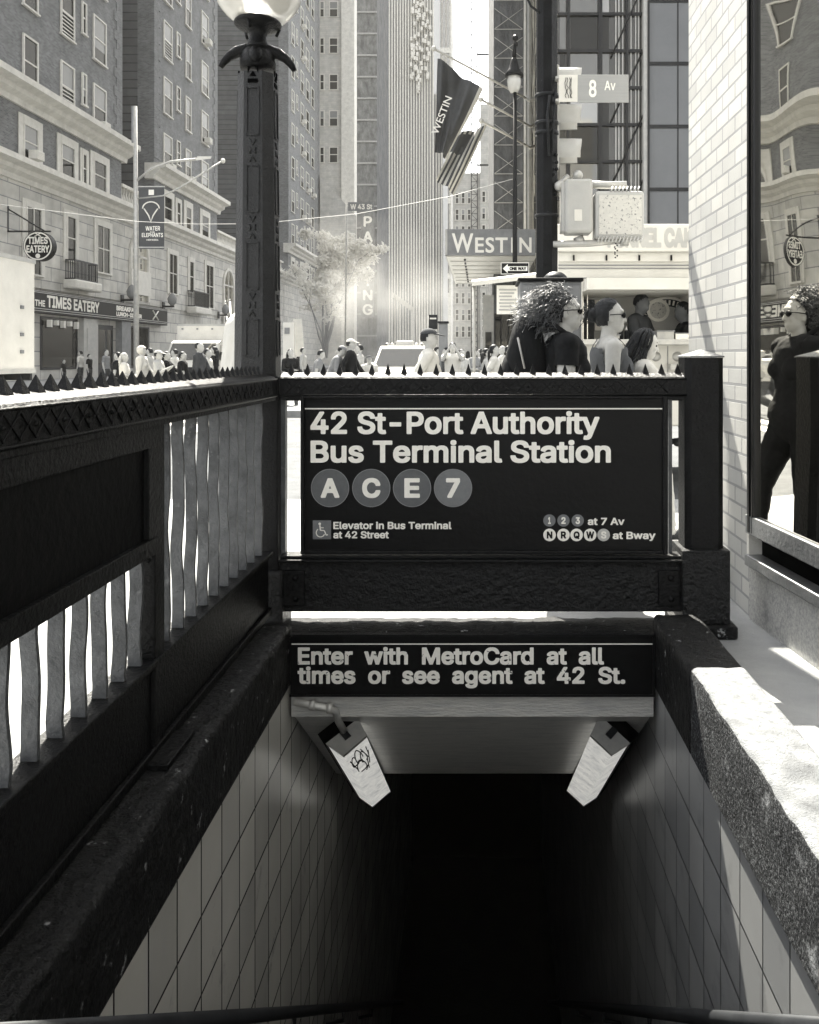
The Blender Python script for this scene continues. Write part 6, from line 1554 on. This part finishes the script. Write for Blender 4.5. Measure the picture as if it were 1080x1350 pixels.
# vendors inside the food truck
person('food truck vendor in dark t-shirt bending over the counter', 843, 9.5, 1.63, -35, 'cloth_dark', 'short', 'cloth_dark', legs='stand', arms=('fwd', 'fwd'), hair='short', skin='skin_dark', nod=20, ground=.38, group=None)
person('second food truck vendor in black t-shirt at the right end of the hatch', 903, 9.5, 1.66, 180, 'cloth_black', 'short', 'cloth_dark', legs='stand', arms=('phone', 'fold'), hair='short', skin='skin_dark', nod=15, ground=.26, group=None)
# the crowd on the avenue: (label, px, d, height, heading, options)
G = -.15
CROWD = [
 ('person in white shirt and pale cap with dark hair walking right near the cab', 566, 9.3, 1.60, 0, dict(top='cloth_white', sleeve='long', hair='cap', capm='cloth_dark', arms=('fwd', 'back'), ground=0)),
 ('man in grey shirt and flat cap leaning forward left of the cab', 436, 19, 1.74, 0, dict(top='cloth_grey', sleeve='long', hair='cap', lean=24, arms=('reach', 'fwd'), capm='cloth_grey')),
 ('man in black jacket and white baseball cap walking right', 463, 19, 1.84, 0, dict(top='cloth_black', sleeve='long', hair='cap', capm='cloth_white', arms=('fwd', 'back'))),
 ('long haired woman in dark clothes beside the globe lamp post', 383, 22, 1.64, -60, dict(top='cloth_black', sleeve='long', hair='long', female=True, arms=('fold', 'fold'))),
 ('stooping person in patterned grey top behind the flat capped man', 416, 21, 1.62, 10, dict(top='cloth_grey', hair='short', lean=14, arms=('fwd', 'down'))),
 ('small child in white with dark hat between jacketed man and cab', 487, 20, 1.46, -70, dict(top='cloth_white', hair='cap', capm='cloth_dark', arms=('down', 'fwd'))),
 ('dark haired person just behind the man in black jacket', 474, 24, 1.78, 180, dict(top='cloth_pale', hair='short')),
 ('person in white with both arms raised to take a photo', 597, 19, 1.76, -90, dict(top='cloth_white', hair='short', arms=('raise', 'raise'), legs='stand', bulk=1.1)),
 ('person in dark top left of the one with raised arms', 588, 21, 1.66, 180, dict(top='cloth_dark', hair='short')),
 ('woman in pale top right of the one with raised arms', 609, 21, 1.62, -60, dict(top='cloth_pale', hair='long', female=True)),
 ('woman in mottled grey dress with long hair facing the camera', 626, 24, 1.64, -90, dict(top='cloth_grey', sleeve='long', bottom='cloth_grey', hair='long', female=True, legs='stand', arms=('fold', 'fold'))),
 ('dark haired woman in white blouse walking right behind the backpack', 652, 17, 1.68, 0, dict(top='cloth_white', sleeve='short', hair='pony', female=True, arms=('fwd', 'back'))),
 ('shorter woman in pale top left of the ponytailed woman', 642, 19, 1.62, 0, dict(top='cloth_pale', hair='long', female=True)),
 ('pale haired person in white beyond the ponytailed woman', 662, 24, 1.74, 180, dict(top='cloth_white', hair='short', hairm='hair_pale')),
 ('woman in pale headscarf with diagonal bag strap in the left crowd', 187, 20, 1.70, 10, dict(top='cloth_white', sleeve='long', hair='scarf', capm='cloth_white', female=True, bulk=1.15, arms=('fwd', 'down'))),
 ('fair haired woman in white top at the left end of the crowd', 164, 19, 1.52, 20, dict(top='cloth_white', hair='long', hairm='hair_pale', female=True, arms=('fold', 'fold'))),
 ('dark person standing behind the fair haired woman', 155, 22, 1.55, 180, dict(top='cloth_black', hair='short')),
 ('woman with straw hat and pale top right of the headscarf', 209, 19, 1.58, 0, dict(top='cloth_pale', hair='cap', capm='cloth_pale', female=True, arms=('phone', 'phone'))),
 ('person in black jacket with pale strap in front of the delivery truck', 220, 20, 1.56, 0, dict(top='cloth_black', sleeve='long', hair='short', arms=('reach', 'phone'))),
 ('dark haired boy in dark top left of the bald man', 241, 19.5, 1.55, 0, dict(top='cloth_black', hair='short', arms=('down', 'fwd'))),
 ('bald man in grey suit walking right in the left crowd', 263, 19.5, 1.78, 0, dict(top='cloth_dark', sleeve='long', hair='bald', bottom='cloth_dark', bulk=1.1, arms=('fwd', 'down'))),
 ('person with dark hair and white top behind the bald man', 274, 20.5, 1.63, 0, dict(top='cloth_white', hair='short')),
 ('person in dark clothes squeezed beside the white shirted man', 282, 22, 1.70, 180, dict(top='cloth_black', hair='long', female=True)),
 ('person in white shirt standing before the eatery door', 106, 38, 1.70, 180, dict(top='cloth_white', hair='short', legs='stand')),
 ('person in dark clothes sitting low beside the eatery window', 84, 38, 1.30, 0, dict(top='cloth_black', hair='short', legs='stand')),
 ('dark dressed person right of the eatery door', 118, 38, 1.55, 0, dict(top='cloth_black', hair='short', legs='stand')),
 ('distant woman in grey coat and pale cap left of the cab', 447, 31, 1.68, 180, dict(top='cloth_grey', sleeve='long', hair='cap', female=True)),
 ('distant man in pale shirt between flat cap and lamp post', 400, 30, 1.76, 0, dict(top='cloth_pale', hair='short')),
 ('distant person in black left of the white notice board', 394, 36, 1.70, 180, dict(top='cloth_black', sleeve='long', hair='short')),
 ('distant woman in white dress near the canopy pole', 632, 27, 1.66, 180, dict(top='cloth_white', bottom='cloth_white', hair='long', female=True)),
 ('distant man in dark shirt near the menu board', 671, 22, 1.72, 0, dict(top='cloth_dark', hair='short')),
 ('distant man in black cap beside the advert pillar', 577, 26, 1.74, 0, dict(top='cloth_grey', hair='cap', capm='cloth_black')),
 ('distant woman in dark top right of the advert pillar', 604, 29, 1.66, 0, dict(top='cloth_dark', hair='pony', female=True)),
 ('distant person in pale shirt behind the headscarf', 197, 26, 1.70, 180, dict(top='cloth_pale', hair='short')),
 ('distant dark haired person between the boy and the delivery truck', 230, 25, 1.66, 180, dict(top='cloth_white', hair='short')),
 ('distant pedestrian in grey near the eatery column', 140, 33, 1.72, 0, dict(top='cloth_grey', hair='short')),
 ('distant pedestrian in pale clothes left of the advert pillar', 560, 34, 1.70, 0, dict(top='cloth_pale', hair='short')),
 ('distant pedestrian in dark clothes under the hotel canopy', 634, 32, 1.72, -90, dict(top='cloth_dark', hair='short')),
 ('distant pedestrian in white under the hotel canopy edge', 617, 34, 1.66, 90, dict(top='cloth_white', hair='long', female=True)),
]
for lab, px, d, h, rz, o in CROWD:
    o = dict(o); g = o.pop('ground', G); person(lab, px, d, h - g * 0, rz, ground=g, **o)
# ------------------------------------------------------------------ the summer haze of the street
HZ = .00028
hm = bpy.data.materials.new('haze_air'); hm.use_nodes = True; nt = hm.node_tree; nt.nodes.remove(nt.nodes['Principled BSDF'])
pv = nt.nodes.new('ShaderNodeVolumePrincipled'); pv.inputs['Color'].default_value = (.93, .91, .86, 1); pv.inputs['Density'].default_value = HZ; pv.inputs['Anisotropy'].default_value = .1
nt.links.new(pv.outputs[0], nt.nodes['Material Output'].inputs['Volume'])
hz = mbx(-320, 320, -60, 420, -6.2, 111.5).build('haze', hm)
tag(hz, kind='stuff'); hz['label'] = 'pale summer haze filling the whole avenue between the buildings'; hz['category'] = 'haze'

# steam drifting over the middle of the avenue
sm_ = bpy.data.materials.new('steam_vapour'); sm_.use_nodes = True; nt = sm_.node_tree; n = nt.nodes; l = nt.links; n.remove(n['Principled BSDF'])
pv = n.new('ShaderNodeVolumePrincipled'); pv.inputs['Color'].default_value = (.97, .96, .93, 1); pv.inputs['Anisotropy'].default_value = .2
tc = n.new('ShaderNodeTexCoord'); ns = n.new('ShaderNodeTexNoise'); ns.inputs['Scale'].default_value = .3; ns.inputs['Detail'].default_value = 4; l.new(tc.outputs['Object'], ns.inputs['Vector'])
r1 = n.new('ShaderNodeMapRange'); r1.inputs['From Min'].default_value = .40; r1.inputs['From Max'].default_value = .75; r1.inputs['To Max'].default_value = .12; l.new(ns.outputs['Fac'], r1.inputs['Value'])
ln_ = n.new('ShaderNodeVectorMath'); ln_.operation = 'LENGTH'; mp = n.new('ShaderNodeMapping'); mp.inputs['Scale'].default_value = (1 / 12., 1 / 8., 1 / 8.5); l.new(tc.outputs['Object'], mp.inputs['Vector']); l.new(mp.outputs[0], ln_.inputs[0])
r2 = n.new('ShaderNodeMapRange'); r2.inputs['From Min'].default_value = 1.; r2.inputs['From Max'].default_value = .0; l.new(ln_.outputs['Value'], r2.inputs['Value'])
mu = n.new('ShaderNodeMath'); mu.operation = 'MULTIPLY'; l.new(r1.outputs[0], mu.inputs[0]); l.new(r2.outputs[0], mu.inputs[1]); l.new(mu.outputs[0], pv.inputs['Density']); l.new(pv.outputs[0], n['Material Output'].inputs['Volume'])
c = P(452, 415, 66); mb = MB(); mb.ball((0, 0, 0), (12, 8, 8.5), 24, 16); so = mb.build('steam', sm_, None, local=True, loc=c)
tag(so, 'white steam cloud drifting over the avenue in front of the pale tree', 'steam', kind='stuff')
